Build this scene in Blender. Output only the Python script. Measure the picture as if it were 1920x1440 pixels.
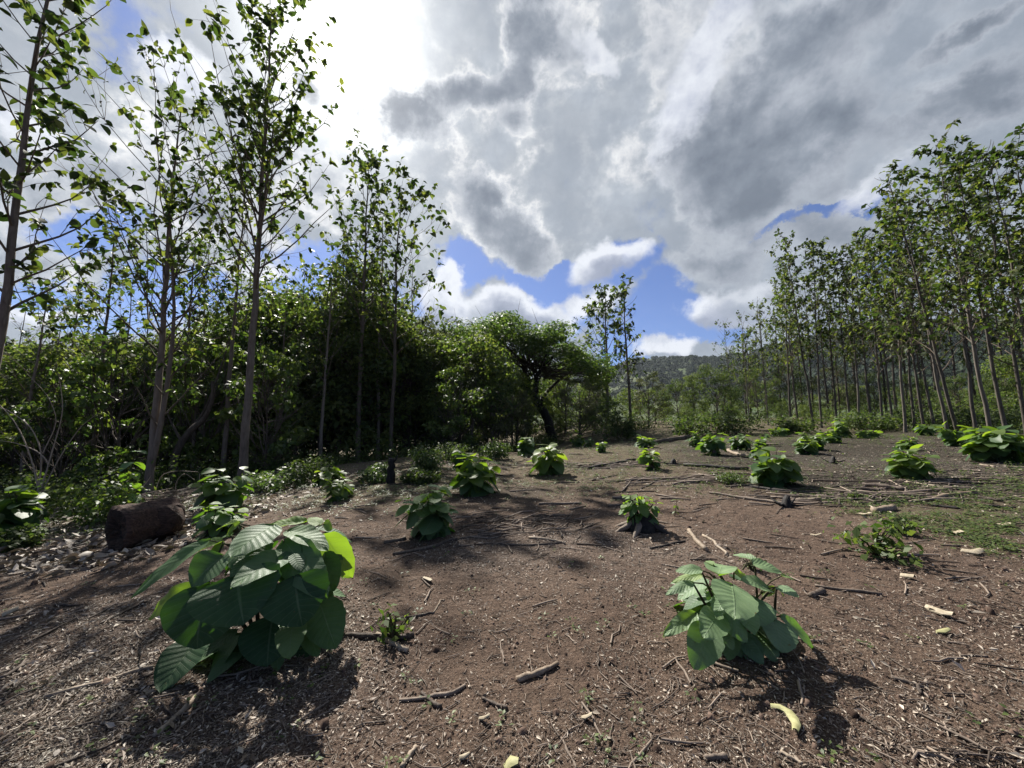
import bpy, math, random
import numpy as np
from mathutils import Vector, Matrix

for o in list(bpy.data.objects): bpy.data.objects.remove(o)
S = bpy.context.scene
COL = S.collection
R = math.radians
PITCH = R(6.0); F = 721.0; EYE = np.array([0.0, 0.0, 1.5])

# ------------------------------------------------------------------ camera
cam = bpy.data.cameras.new('camera'); co = bpy.data.objects.new('camera', cam); COL.objects.link(co)
cam.sensor_width = 36; cam.lens = 36 * F / 1920; cam.clip_start = 0.05; cam.clip_end = 6000
co.location = EYE; co.rotation_euler = (R(90) + PITCH, 0, 0)
S.camera = co
S.render.engine = 'CYCLES'
S.view_settings.view_transform = 'Standard'; S.view_settings.look = 'None'
S.view_settings.exposure = 1.22; S.view_settings.gamma = 1.0
S.cycles.max_bounces = 6; S.cycles.transparent_max_bounces = 8; S.cycles.transmission_bounces = 4

def ray(px, py):
    cx = (px - 960) / F; cy = (720 - py) / F
    d = np.array([cx, math.cos(PITCH) - cy * math.sin(PITCH), math.sin(PITCH) + cy * math.cos(PITCH)])
    return d / np.linalg.norm(d)

# ------------------------------------------------------------------ sun and sky
SUN_EL, SUN_AZ = R(43.5), R(-26.0)         # azimuth measured from +Y towards +X
sd = Vector((math.sin(SUN_AZ) * math.cos(SUN_EL), math.cos(SUN_AZ) * math.cos(SUN_EL), math.sin(SUN_EL)))
sl = bpy.data.lights.new('sun', 'SUN'); sl.energy = 5.0; sl.angle = R(0.55); sl.color = (1.0, 0.95, 0.87)
so = bpy.data.objects.new('sun', sl); COL.objects.link(so)
so.rotation_euler = sd.to_track_quat('Z', 'Y').to_euler(); so.location = (0, 0, 60)

W = bpy.data.worlds.new('World'); S.world = W; W.use_nodes = True
nt = W.node_tree; nt.nodes.clear()

class NB:                                   # tiny node expression builder
    def __init__(s, nt): s.nt = nt
    def n(s, t, **k):
        o = s.nt.nodes.new(t)
        for a, b in k.items(): setattr(o, a, b)
        return o
    def put(s, sock, v):
        if v is None: return
        if isinstance(v, bpy.types.NodeSocket): s.nt.links.new(v, sock)
        else: sock.default_value = v
    def m(s, op, a, b=None, c=None, clamp=False):
        o = s.n('ShaderNodeMath', operation=op, use_clamp=clamp)
        s.put(o.inputs[0], a); s.put(o.inputs[1], b); s.put(o.inputs[2], c); return o.outputs[0]
    def v(s, op, a, b=None):
        o = s.n('ShaderNodeVectorMath', operation=op)
        s.put(o.inputs[0], a)
        if b is not None: s.put(o.inputs['Scale'] if op == 'SCALE' else o.inputs[1], b)
        return o.outputs['Value'] if op in ('LENGTH', 'DOT_PRODUCT') else o.outputs[0]
    def noise(s, vec, scale, detail=4, rough=.5, dist=0, col=False, w=None):
        o = s.n('ShaderNodeTexNoise'); s.put(o.inputs['Vector'], vec)
        o.inputs['Scale'].default_value = scale; o.inputs['Detail'].default_value = detail
        o.inputs['Roughness'].default_value = rough; o.inputs['Distortion'].default_value = dist
        return o.outputs['Color' if col else 'Fac']
    def mr(s, v, a, b, c=0., d=1., smooth=False):
        o = s.n('ShaderNodeMapRange', interpolation_type='SMOOTHSTEP' if smooth else 'LINEAR')
        s.put(o.inputs[0], v); s.put(o.inputs[1], a); s.put(o.inputs[2], b); s.put(o.inputs[3], c); s.put(o.inputs[4], d)
        return o.outputs[0]
    def mix(s, f, a, b, blend='MIX'):
        o = s.n('ShaderNodeMix', data_type='RGBA', blend_type=blend)
        s.put(o.inputs[0], f)
        for k, x in ((6, a), (7, b)):
            if isinstance(x, tuple) and len(x) == 3: x = x + (1,)
            s.put(o.inputs[k], x)
        return o.outputs[2]
    def ramp(s, f, stops):
        o = s.n('ShaderNodeValToRGB'); e = o.color_ramp.elements
        while len(e) < len(stops): e.new(.5)
        for i, (p, c) in enumerate(stops): e[i].position = p; e[i].color = tuple(c) + (1,)
        s.put(o.inputs[0], f); return o.outputs[0]

B = NB(nt)
SKYK = (.046, .061, .098)
tc = B.n('ShaderNodeTexCoord').outputs['Generated']
sky = B.n('ShaderNodeTexSky', sky_type='NISHITA', sun_disc=False, sun_elevation=SUN_EL, sun_rotation=SUN_AZ,
          altitude=300, air_density=1.0, dust_density=0.4, ozone_density=2.0)
nrm = B.v('NORMALIZE', tc)
sp = B.n('ShaderNodeSeparateXYZ'); B.put(sp.inputs[0], nrm)
yy = B.m('ADD', B.m('MAXIMUM', sp.outputs[1], -0.9), 1.0)
cb = B.n('ShaderNodeCombineXYZ')
B.put(cb.inputs[0], B.m('DIVIDE', sp.outputs[0], yy)); B.put(cb.inputs[1], B.m('DIVIDE', sp.outputs[2], yy))
P0 = cb.outputs[0]                           # stereographic map of the sky, by direction
def st(px, py):
    d = ray(px, py); return np.array([d[0], d[2]]) / (1 + d[1])
wz = B.v('SCALE', B.v('SUBTRACT', B.noise(P0, 7.0, 8, .62, col=True), (.5, .5, .5)), .20)
P1w = B.v('ADD', P0, wz)
wzs = B.v('SCALE', B.v('SUBTRACT', B.noise(P0, 15, 7, .58, col=True), (.5, .5, .5)), .07)
P2w = B.v('ADD', P0, wzs)   # small-scale billows for the low cumulus
def blob(P, px, py, rx, ry, ang=0, inner=.25, wt=1.0):
    c = st(px, py); k = np.linalg.norm(st(px + 5, py) - st(px - 5, py)) / 10
    gt = B.n('ShaderNodeTexGradient', gradient_type='SPHERICAL'); B.put(gt.inputs[0], P); tm = gt.texture_mapping; tm.vector_type = 'TEXTURE'
    tm.translation = (c[0], c[1], 0); tm.rotation = (0, 0, R(ang)); tm.scale = (rx * k, ry * k, 1)
    return B.mr(gt.outputs['Fac'], 0., 1. - inner, 0, wt, True)
def union(l):                                # soft union, so neighbouring puffs merge
    r = None
    for x in l:
        y = B.m('SUBTRACT', 1.0, x); r = y if r is None else B.m('MULTIPLY', r, y)
    return B.m('SUBTRACT', 1.0, r)
fb = B.noise(P0, 6.5, 8, .58, .15); fb3 = B.noise(P0, 24, 5, .6, .2)
fbc = B.m('SUBTRACT', fb, .5); fbc3 = B.m('SUBTRACT', fb3, .5)
HOLES = [(205, 415, 150, 70, -8, 1), (90, 545, 190, 65, 5, .95), (575, 525, 100, 85, 0, 1), (330, 555, 150, 60, 0, .9), (240, 60, 170, 90, 60, .55),
         (870, 500, 75, 70, -30, 1), (1060, 570, 90, 85, -50, 1), (1100, 510, 110, 42, 12, 1), (985, 520, 90, 36, -20, .95), (1225, 590, 95, 80, 0, 1), (800, 590, 80, 60, 0, .7),
         (1570, 398, 85, 26, 30, 1), (1500, 425, 80, 26, 10, .9), (1290, 625, 130, 36, 0, .9), (1180, 650, 80, 50, 0, 1), (1640, 540, 70, 80, 0, .5), (1880, 560, 80, 110, 0, .5), (650, 600, 100, 50, 0, .9), (40, 380, 90, 30, 0, .5)]
holes = union([blob(P1w, h[0], h[1], h[2] * 1.3, h[3] * 1.35, h[4], .1, h[5]) for h in HOLES])
cover = B.mr(B.m('ADD', B.m('SUBTRACT', 1.0, holes), B.m('ADD', B.m('MULTIPLY', fbc, 2.2), B.m('MULTIPLY', fbc3, .7))), .24, .70, 0, 1, True)
cover = B.m('MULTIPLY', cover, B.mr(sp.outputs[1], -.35, .15, .25, 1))
DARK = [(900, 150, 150, 80, 12, 1.1), (985, 80, 80, 100, -20, 1), (780, 175, 120, 50, 0, .9), (820, 250, 110, 70, -35, .95), (960, 255, 85, 70, 0, .75),
        (900, 400, 130, 60, -10, .9), (985, 455, 120, 60, -20, .8), (1470, 190, 260, 200, 50, 1.15), (1600, 40, 250, 110, 35, 1), (1400, 320, 240, 140, 5, 1.15), (1320, 290, 120, 140, -10, .7),
        (1840, 70, 200, 60, 30, .95), (1790, 250, 300, 110, 25, 1.1), (1340, 490, 280, 80, 5, .9), (1440, 560, 170, 50, 0, .7), (1250, 520, 150, 60, 10, .5), (1700, 420, 200, 70, 20, .5),
        (80, 470, 200, 130, 20, .85), (170, 310, 230, 100, -15, .6), (600, 170, 70, 90, 60, .8), (600, 330, 140, 90, 20, .75), (700, 440, 150, 70, 0, .55), (430, 430, 150, 90, 0, .4),
        (1180, 40, 300, 130, 0, .45), (430, 60, 120, 70, 0, .4), (1130, 330, 160, 120, 0, .25)]
dark = union([B.m('MINIMUM', blob(P1w, h[0], h[1], h[2] * 1.08, h[3] * 1.12, h[4], .0, h[5] * .92), .95) for h in DARK])
CUM = [(935, 572, 80, 62, 0), (990, 595, 90, 50, -10), (830, 575, 80, 66, 0), (845, 515, 40, 48, 0), (1230, 652, 45, 30, 0), (1275, 655, 55, 34, 0), (1040, 610, 50, 36, 0),
       (1335, 590, 100, 50, 5), (1400, 560, 110, 60, 0), (350, 130, 130, 65, 10), (640, 550, 70, 40, 0), (1150, 480, 140, 50, 15), (1110, 565, 70, 36, 20), (110, 610, 180, 45, 0), (380, 620, 100, 36, 0),
       (1660, 330, 150, 50, 35), (1120, 110, 90, 40, -40), (1310, 130, 60, 190, -28), (1270, 300, 50, 90, -10), (60, 250, 140, 60, 0), (480, 500, 90, 40, 0)]
cum = union([blob(P2w, h[0], h[1], h[2] * 1.15, h[3] * 1.25, h[4], inner=.0) for h in CUM])
cuma = B.mr(B.m('ADD', cum, B.m('ADD', B.m('MULTIPLY', fbc, 1.6), B.m('MULTIPLY', fbc3, .9))), .24, .66, 0, 1, True)
CUMD = [(940, 600, 85, 50, 0, 1), (1000, 612, 90, 38, -12, 1), (825, 600, 76, 52, 0, 1), (1335, 610, 100, 40, 5, .9), (1400, 575, 110, 45, 0, .9), (1245, 676, 60, 16, 0, .6),
        (1160, 500, 130, 38, 15, .8), (1690, 320, 140, 36, 35, .4), (120, 625, 170, 34, 0, .5), (380, 160, 80, 40, 0, .3)]
cumd = union([B.m('MINIMUM', blob(P2w, *h[:5], .0, h[5]), .97) for h in CUMD])
# radiance of the cloud sheet, brighter towards the sun
cosd = B.v('DOT_PRODUCT', nrm, tuple(sd))
cp = B.m('MAXIMUM', cosd, 0)
g1 = B.m('POWER', cp, 110.); g2 = B.m('POWER', cp, 7.); g3 = B.m('POWER', cp, 600.)
thick = B.m('ADD', B.m('MULTIPLY', dark, .86), B.m('ADD', B.m('MULTIPLY', fbc, 3.0), B.m('MULTIPLY', fbc3, .9)), clamp=True)
near = B.mr(cosd, .55, .97, 0, 1, True)
tint = B.ramp(thick, [(0, (.29, .335, .40)), (.2, (.34, .385, .45)), (.36, (.38, .42, .48)), (.55, (.31, .345, .405)), (.78, (.21, .245, .30)), (1, (.155, .185, .235))])
tints = B.ramp(thick, [(0, (.36, .40, .455)), (.14, (.44, .475, .52)), (.3, (.74, .75, .77)), (.46, (.52, .55, .60)), (.66, (.31, .345, .40)), (1, (.19, .22, .275))])
tint = B.mix(B.m('MULTIPLY', near, B.mr(fb3, .40, .56, .3, 1.)), tint, tints)
wob = B.noise(P0, 11, 7, .62)
tint = B.mix(1., tint, B.ramp(wob, [(.3, (.84, .855, .88)), (.5, (1.03, 1.03, 1.03)), (.68, (1.38, 1.35, 1.31))]), 'MULTIPLY')
cumt = B.ramp(B.m('ADD', cumd, B.m('ADD', B.m('MULTIPLY', fbc, 2.0), B.m('MULTIPLY', fbc3, 1.0))), [(0, (.80, .83, .90)), (.3, (.52, .56, .66)), (.6, (.33, .37, .48)), (1, (.22, .26, .36))])
blue = B.mix(1.0, sky.outputs[0], SKYK, 'MULTIPLY')
base = B.mix(cover, blue, tint)
base = B.mix(B.m('MULTIPLY', cuma, B.mr(dark, .1, .6, 1, .12)), base, cumt)
glow = B.m('ADD', B.m('ADD', B.m('MULTIPLY', g1, 1.6), B.m('MULTIPLY', g2, .12)), B.m('MULTIPLY', g3, 3.))
glow = B.m('MULTIPLY', glow, B.mr(thick, .1, .8, 1, .22))
fin = B.v('ADD', base, B.v('SCALE', (1., .98, .94), glow))
bg = B.n('ShaderNodeBackground'); B.put(bg.inputs[0], fin); bg.inputs[1].default_value = 0.44
# below the horizon and behind the camera the sky is the plain one
out = B.n('ShaderNodeOutputWorld'); nt.links.new(bg.outputs[0], out.inputs[0])

# ------------------------------------------------------------------ noise and terrain
def _h(i, j, s):
    v = np.sin(i * 127.1 + j * 311.7 + s * 74.7) * 43758.5453
    return v - np.floor(v)
def vn(x, y, s=0):
    x = np.asarray(x, float); y = np.asarray(y, float)
    i = np.floor(x); j = np.floor(y); u = x - i; v = y - j
    u = u * u * (3 - 2 * u); v = v * v * (3 - 2 * v)
    return (_h(i, j, s) * (1 - u) + _h(i + 1, j, s) * u) * (1 - v) + (_h(i, j + 1, s) * (1 - u) + _h(i + 1, j + 1, s) * u) * v
def fbm(x, y, s=0, o=4):
    r = 0; a = .5
    for k in range(o): r = r + a * vn(x * 2 ** k, y * 2 ** k, s + k); a *= .5
    return r
def sm(x, a, b):
    t = np.clip((x - a) / (b - a), 0, 1); return t * t * (3 - 2 * t)
def tz(x, y):
    x = np.asarray(x, float); y = np.asarray(y, float)
    z = .032 * np.clip(y, -5, 42) + .030 * np.clip(x, 0, 32)
    a = np.clip(-2.6 - x, 0, 14); z = z - .115 * a
    z = z - np.clip(.13 * np.clip(y - 14.5, 0, 30), 0, 1.9) * (1 - sm(x, -1, 6))
    near = 1 - sm(np.hypot(x, y), 30, 60)
    z = z + (.10 * (fbm(x * .45, y * .45, 1, 3) - .45) + .035 * (fbm(x * 2.3, y * 2.3, 7, 3) - .45) + .016 * (fbm(x * 9, y * 9, 11, 2) - .4)) * (.3 + .7 * near)
    return z
def hit(px, py):
    d = ray(px, py); t = .5
    while t < 80:
        p = EYE + d * t
        if p[2] < tz(p[0], p[1]): break
        t += .02 + t * .002
    return p
def atY(px, py, Y):
    d = ray(px, py); return EYE + d * (Y / d[1])

# ------------------------------------------------------------------ mesh builder
class G:
    def __init__(s): s.v = []; s.f = []; s.t = []; s.uv = []; s.n = 0
    def add(s, v, f, t=0.5, uv=None):
        v = np.asarray(v, float).reshape(-1, 3); f = np.asarray(f, int).reshape(-1, 4)
        s.v.append(v); s.f.append(f + s.n); s.n += len(v)
        s.t.append(np.broadcast_to(np.asarray(t, float), (len(v),)).copy())
        s.uv.append(np.zeros((len(v), 2)) if uv is None else uv)
    def tube(s, pts, rad, k=6, tint=.5, cap=False, rough=0, rng=None):
        pts = np.asarray(pts, float); rad = np.asarray(rad, float)
        if cap:
            pts = np.vstack([pts[:1], pts, pts[-1:]]); rad = np.concatenate([[rad[0] * .02], rad, [rad[-1] * .02]])
        n = len(pts); t = np.gradient(pts if not cap else pts, axis=0)
        if cap: t[0] = t[1] = pts[2] - pts[1]; t[-1] = t[-2] = pts[-2] - pts[-3]
        t /= np.linalg.norm(t, axis=1)[:, None] + 1e-9
        ref = np.array([1, 0, 0.]) if abs(t[0][0]) < .8 else np.array([0, 1, 0.])
        a = np.cross(t, ref); a /= np.linalg.norm(a, axis=1)[:, None] + 1e-9; b = np.cross(t, a)
        th = np.linspace(0, 2 * np.pi, k, endpoint=False)
        rr = rad[:, None] * np.ones((n, k))
        if rough and rng is not None: rr = rr * (1 + rough * rng.uniform(-1, 1, (n, k)))
        v = pts[:, None, :] + rr[..., None] * (np.cos(th)[None, :, None] * a[:, None, :] + np.sin(th)[None, :, None] * b[:, None, :])
        i = np.arange(n - 1)[:, None] * k; j = np.arange(k)[None, :]; j2 = (j + 1) % k
        f = np.stack([i + j, i + j2, i + k + j2, i + k + j], -1)
        uv = np.stack([np.broadcast_to(th / 6.283, (n, k)), np.broadcast_to(np.linspace(0, 1, n)[:, None], (n, k))], -1).reshape(-1, 2)
        s.add(v, f, tint, uv)
    def leaves(s, P, A, N, L, Wd, nu=2, nv=2, droop=.25, cup=.2, tint=.5, power=.75, ripple=0, curl=0):
        P = np.atleast_2d(P); A = np.atleast_2d(A); N = np.atleast_2d(N); m = len(P)
        A = A / (np.linalg.norm(A, axis=1)[:, None] + 1e-9)
        Sd = np.cross(A, N); Sd /= np.linalg.norm(Sd, axis=1)[:, None] + 1e-9
        N = np.cross(Sd, A)
        L = np.broadcast_to(L, (m,)).astype(float); Wd = np.broadcast_to(Wd, (m,)).astype(float)
        droop = np.broadcast_to(droop, (m,)); cup = np.broadcast_to(cup, (m,))
        u = np.linspace(0, 1, nu + 1); v = np.linspace(-1, 1, nv + 1)
        U, V = np.meshgrid(u, v, indexing='ij'); U = U.ravel(); V = V.ravel()
        w = np.maximum(np.sin(np.pi * np.clip(U, .0, 1) ** power), 0) ** .62; w = np.maximum(w, .03)
        w = w * (1 + (.022 * np.sin(U * 31 + V * 2) + .018 * np.sin(U * 57 + 1 + V * 3)) * (nu >= 8))
        x = U - .12 * droop[:, None] * U ** 3
        zz = -droop[:, None] * U ** 2 * L[:, None] + cup[:, None] * (np.abs(V) * w) ** 1.4 * Wd[:, None] * .5
        if ripple:
            ph = np.random.RandomState(m + nu).uniform(0, 6, (m, 1))
            zz = zz + ripple * L[:, None] * (np.sin(U * 17 - np.abs(V) * 3 + ph) * np.abs(V) * .6 + np.sin(U * 6 + V * 3 + ph * 2) * .7)
        v3 = P[:, None] + A[:, None] * (x * L[:, None])[..., None] + Sd[:, None] * (V * w * .5 * Wd[:, None])[..., None] + N[:, None] * zz[..., None]
        i = np.arange(nu)[:, None] * (nv + 1); j = np.arange(nv)[None, :]
        f = np.stack([i + j, i + j + 1, i + j + nv + 2, i + j + nv + 1], -1).reshape(-1, 4)
        k = (nu + 1) * (nv + 1)
        F_ = (f[None] + (np.arange(m) * k)[:, None, None]).reshape(-1, 4)
        uv = np.tile(np.stack([U, V * .5 + .5], -1), (m, 1))
        s.add(v3.reshape(-1, 3), F_, np.repeat(np.broadcast_to(tint, (m,)), k), uv)
    def quads(s, P, A, N, L, Wd, tint=.5, bend=.25):          # one kite-shaped leaf per point, folded along its width
        m = len(P); A = A / (np.linalg.norm(A, axis=1)[:, None] + 1e-9)
        Sd = np.cross(A, N); Sd /= np.linalg.norm(Sd, axis=1)[:, None] + 1e-9; N = np.cross(Sd, A)
        L = np.broadcast_to(L, (m,))[:, None]; Wd = np.broadcast_to(Wd, (m,))[:, None]
        v = np.stack([P, P + A * L * .45 + Sd * Wd * .5 + N * bend * Wd, P + A * L, P + A * L * .45 - Sd * Wd * .5 + N * bend * Wd], 1)
        f = np.arange(m * 4).reshape(m, 4)
        s.add(v.reshape(-1, 3), f, np.repeat(np.broadcast_to(tint, (m,)), 4), np.tile([[0, .5], [.45, 1], [1, .5], [.45, 0]], (m, 1)))
    def merge(s, o, M=None, dt=0):
        V = np.concatenate(o.v)
        if M is not None: V = V @ M[0].T + M[1]
        s.add(V, np.concatenate(o.f), np.concatenate(o.t) + dt, np.concatenate(o.uv))
    def mesh(s, name, mat, smooth=True):
        V = np.concatenate(s.v); Fc = np.concatenate(s.f); me = bpy.data.meshes.new(name)
        me.vertices.add(len(V)); me.vertices.foreach_set('co', V.astype(np.float32).ravel())
        me.loops.add(len(Fc) * 4); me.loops.foreach_set('vertex_index', Fc.astype(np.int32).ravel())
        me.polygons.add(len(Fc)); me.polygons.foreach_set('loop_start', np.arange(0, len(Fc) * 4, 4, dtype=np.int32))
        me.polygons.foreach_set('loop_total', np.full(len(Fc), 4, np.int32))
        me.polygons.foreach_set('use_smooth', np.full(len(Fc), smooth))
        me.update(calc_edges=True)
        at = me.attributes.new('tint', 'FLOAT', 'POINT'); at.data.foreach_set('value', np.concatenate(s.t).astype(np.float32))
        ul = me.uv_layers.new(name='UVMap'); ul.data.foreach_set('uv', np.concatenate(s.uv)[Fc.ravel()].astype(np.float32).ravel())
        me.materials.append(mat); return me

def tag(o, label=None, cat=None, group=None, kind=None):
    for k, v in (('label', label), ('category', cat), ('group', group), ('kind', kind)):
        if v: o[k] = v
    return o
def obj(name, g, mat, parent=None, smooth=True, loc=None):
    me = g.mesh(name, mat, smooth) if isinstance(g, G) else g
    o = bpy.data.objects.new(name, me); COL.objects.link(o); o.parent = parent
    if loc is not None: o.location = loc
    return o
def empty(name, loc, label, cat, group=None):
    o = bpy.data.objects.new(name, None); COL.objects.link(o); o.location = loc; o.empty_display_size = .2
    return tag(o, label, cat, group)

# ------------------------------------------------------------------ materials
def newmat(name):
    m = bpy.data.materials.new(name); m.use_nodes = True; m.node_tree.nodes.clear()
    return m, NB(m.node_tree)
def attr(b, n):
    return b.n('ShaderNodeAttribute', attribute_name=n).outputs['Fac']
def leafmat(name, c0, c1, c2, trans, tfac=.4, rough=.5, spec=.35, veins=0, under=None):
    m, b = newmat(name); t = attr(b, 'tint')
    geo = b.n('ShaderNodeNewGeometry'); oi = b.n('ShaderNodeObjectInfo')
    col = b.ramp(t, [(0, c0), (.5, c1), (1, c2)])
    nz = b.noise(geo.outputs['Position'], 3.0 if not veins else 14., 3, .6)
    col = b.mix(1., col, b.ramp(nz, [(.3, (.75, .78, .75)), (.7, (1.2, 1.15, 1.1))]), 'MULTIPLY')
    tr = b.mix(1., trans, b.ramp(t, [(0, (.05, .10, .07)), (.22, (.32, .45, .33)), (.5, (.6, .7, .6)), (1, (1.35, 1.2, 1.)) ]), 'MULTIPLY')  # low tint cuts translucency; on drooping sprout leaves this paints in shade
    p = b.n('ShaderNodeBsdfPrincipled'); 
    p.inputs['Roughness'].default_value = rough; p.inputs['Specular IOR Level'].default_value = spec
    if veins:
        uv = b.n('ShaderNodeTexCoord').outputs['UV']; sx = b.n('ShaderNodeSeparateXYZ'); b.put(sx.inputs[0], uv)
        av = b.m('ABSOLUTE', b.m('MULTIPLY', b.m('SUBTRACT', sx.outputs[1], .5), 2))
        ph = b.m('MULTIPLY', b.m('SUBTRACT', sx.outputs[0], b.m('MULTIPLY', b.m('POWER', av, .85), .2)), 9.0)
        fr = b.m('ABSOLUTE', b.m('SUBTRACT', b.m('FRACT', ph), .5))
        vein = b.mr(fr, .0, .09, 1, 0, True); mid = b.mr(av, .015, .05, 1, 0, True)
        vv = b.m('MAXIMUM', b.m('MULTIPLY', vein, .55), mid)
        col = b.mix(b.m('MULTIPLY', vv, .34), col, (.24, .32, .17))
        fine = b.n('ShaderNodeTexVoronoi', feature='DISTANCE_TO_EDGE'); b.put(fine.inputs[0], uv); fine.inputs['Scale'].default_value = 34
        hgt = b.m('SUBTRACT', b.m('ADD', b.m('MULTIPLY', b.m('POWER', b.m('MULTIPLY', fr, 2), .6), -.9), b.m('MULTIPLY', b.mr(fine.outputs[0], 0, .1), .12)), b.m('MULTIPLY', vv, .7))
        hgt = b.m('MULTIPLY', hgt, -1) if False else hgt
        bu = b.n('ShaderNodeBump'); bu.inputs['Strength'].default_value = .5; bu.inputs['Distance'].default_value = .006
        b.put(bu.inputs['Height'], b.m('MULTIPLY', hgt, -1.)); nt_ = bu.outputs[0]
        b.put(p.inputs['Normal'], nt_)
        tr = b.mix(b.m('MULTIPLY', vv, .6), tr, b.mix(1., tr, (.6, .65, .5), 'MULTIPLY'))
        # small insect holes and brown spots
        sp_ = b.noise(geo.outputs['Position'], 45, 2, .5); col = b.mix(b.mr(sp_, .72, .76), col, (.13, .08, .035))
    b.put(p.inputs['Base Color'], col)
    tl = b.n('ShaderNodeBsdfTranslucent'); b.put(tl.inputs[0], tr)
    mx = b.n('ShaderNodeMixShader'); mx.inputs[0].default_value = tfac
    m.node_tree.links.new(p.outputs[0], mx.inputs[1]); m.node_tree.links.new(tl.outputs[0], mx.inputs[2])
    o = b.n('ShaderNodeOutputMaterial'); m.node_tree.links.new(mx.outputs[0], o.inputs[0]); return m
def barkmat(name, c0, c1, scale=(6, 6, 1.2), rough=.85, bump=.02, spec=.2):
    m, b = newmat(name); tcn = b.n('ShaderNodeTexCoord').outputs['Object']
    mp = b.n('ShaderNodeMapping'); b.put(mp.inputs[0], tcn); mp.inputs['Scale'].default_value = scale
    n1 = b.noise(mp.outputs[0], 3, 6, .65, .6); n2 = b.noise(tcn, 1.3, 3, .5)
    f = b.m('ADD', b.m('MULTIPLY', n1, .7), b.m('MULTIPLY', n2, .3))
    f = b.m('ADD', f, b.m('MULTIPLY', b.m('SUBTRACT', attr(b, 'tint'), .5), .5))
    col = b.ramp(f, [(.32, c0), (.68, c1)])
    p = b.n('ShaderNodeBsdfPrincipled'); b.put(p.inputs['Base Color'], col)
    p.inputs['Roughness'].default_value = rough; p.inputs['Specular IOR Level'].default_value = spec
    bu = b.n('ShaderNodeBump'); bu.inputs['Strength'].default_value = .8; bu.inputs['Distance'].default_value = bump
    b.put(bu.inputs['Height'], n1); b.put(p.inputs['Normal'], bu.outputs[0])
    o = b.n('ShaderNodeOutputMaterial'); m.node_tree.links.new(p.outputs[0], o.inputs[0]); return m

M = {}
M['sprout'] = leafmat('sprout_leaf', (.024, .066, .028), (.095, .165, .080), (.14, .21, .060), (.22, .40, .025), .38, .5, .25, veins=1)  # mid colour lightened to paint the sheen on upper leaves
M['sprout_far'] = leafmat('sprout_leaf_far', (.026, .066, .026), (.055, .108, .044), (.11, .155, .04), (.25, .40, .03), .42, .5, .3)
M['sprout_pale'] = leafmat('pale_sprout_leaf', (.045, .100, .045), (.20, .30, .17), (.23, .32, .12), (.26, .44, .03), .38, .45, .35, veins=1)  # paler plant; mid colour also carries painted sunlit sheen
M['teak'] = leafmat('tall_tree_leaf', (.030, .046, .020), (.055, .076, .030), (.095, .110, .040), (.17, .225, .035), .45, .6, .18)
M['forest'] = leafmat('forest_leaf', (.036, .058, .024), (.070, .098, .036), (.14, .16, .055), (.21, .28, .045), .47, .6, .18)
M['feather'] = leafmat('feathery_leaf', (.036, .058, .023), (.065, .092, .034), (.105, .130, .046), (.14, .20, .035), .42, .62, .18)
M['dome'] = leafmat('dome_leaf', (.050, .085, .026), (.078, .125, .038), (.12, .165, .048), (.17, .26, .04), .44, .55, .25)
M['dry'] = leafmat('olive_leaf', (.060, .068, .036), (.095, .102, .050), (.14, .14, .065), (.17, .20, .06), .38, .55, .3)
M['lime'] = leafmat('lime_leaf', (.05, .08, .025), (.08, .12, .03), (.12, .16, .04), (.18, .26, .035), .42, .5, .3)
M['weed'] = leafmat('weed_leaf', (.05, .08, .03), (.085, .12, .04), (.13, .165, .05), (.15, .23, .04), .4, .5, .3)
M['bark'] = barkmat('grey_bark', (.075, .058, .045), (.20, .165, .135))
M['bark_far'] = barkmat('dark_bark', (.035, .028, .022), (.11, .09, .072))
M['bark_stand'] = barkmat('stand_bark', (.05, .042, .034), (.145, .125, .105)); M['twig'] = barkmat('twig_bark', (.06, .045, .032), (.15, .12, .09))
M['pale'] = barkmat('dead_wood', (.16, .12, .085), (.42, .35, .27), (14, 14, 14), .7, .004)
M['stick'] = barkmat('stick_bark', (.05, .038, .03), (.24, .19, .15), (16, 16, 16), .75, .004)
M['char'] = barkmat('charred_wood', (.008, .007, .007), (.045, .038, .034), (12, 12, 12), .7, .01)
M['rot'] = barkmat('rotten_log', (.012, .009, .008), (.15, .09, .065), (2.2, 14, 14), .85, .06)
M['stem'] = barkmat('green_stem', (.035, .030, .016), (.08, .075, .035))

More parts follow.
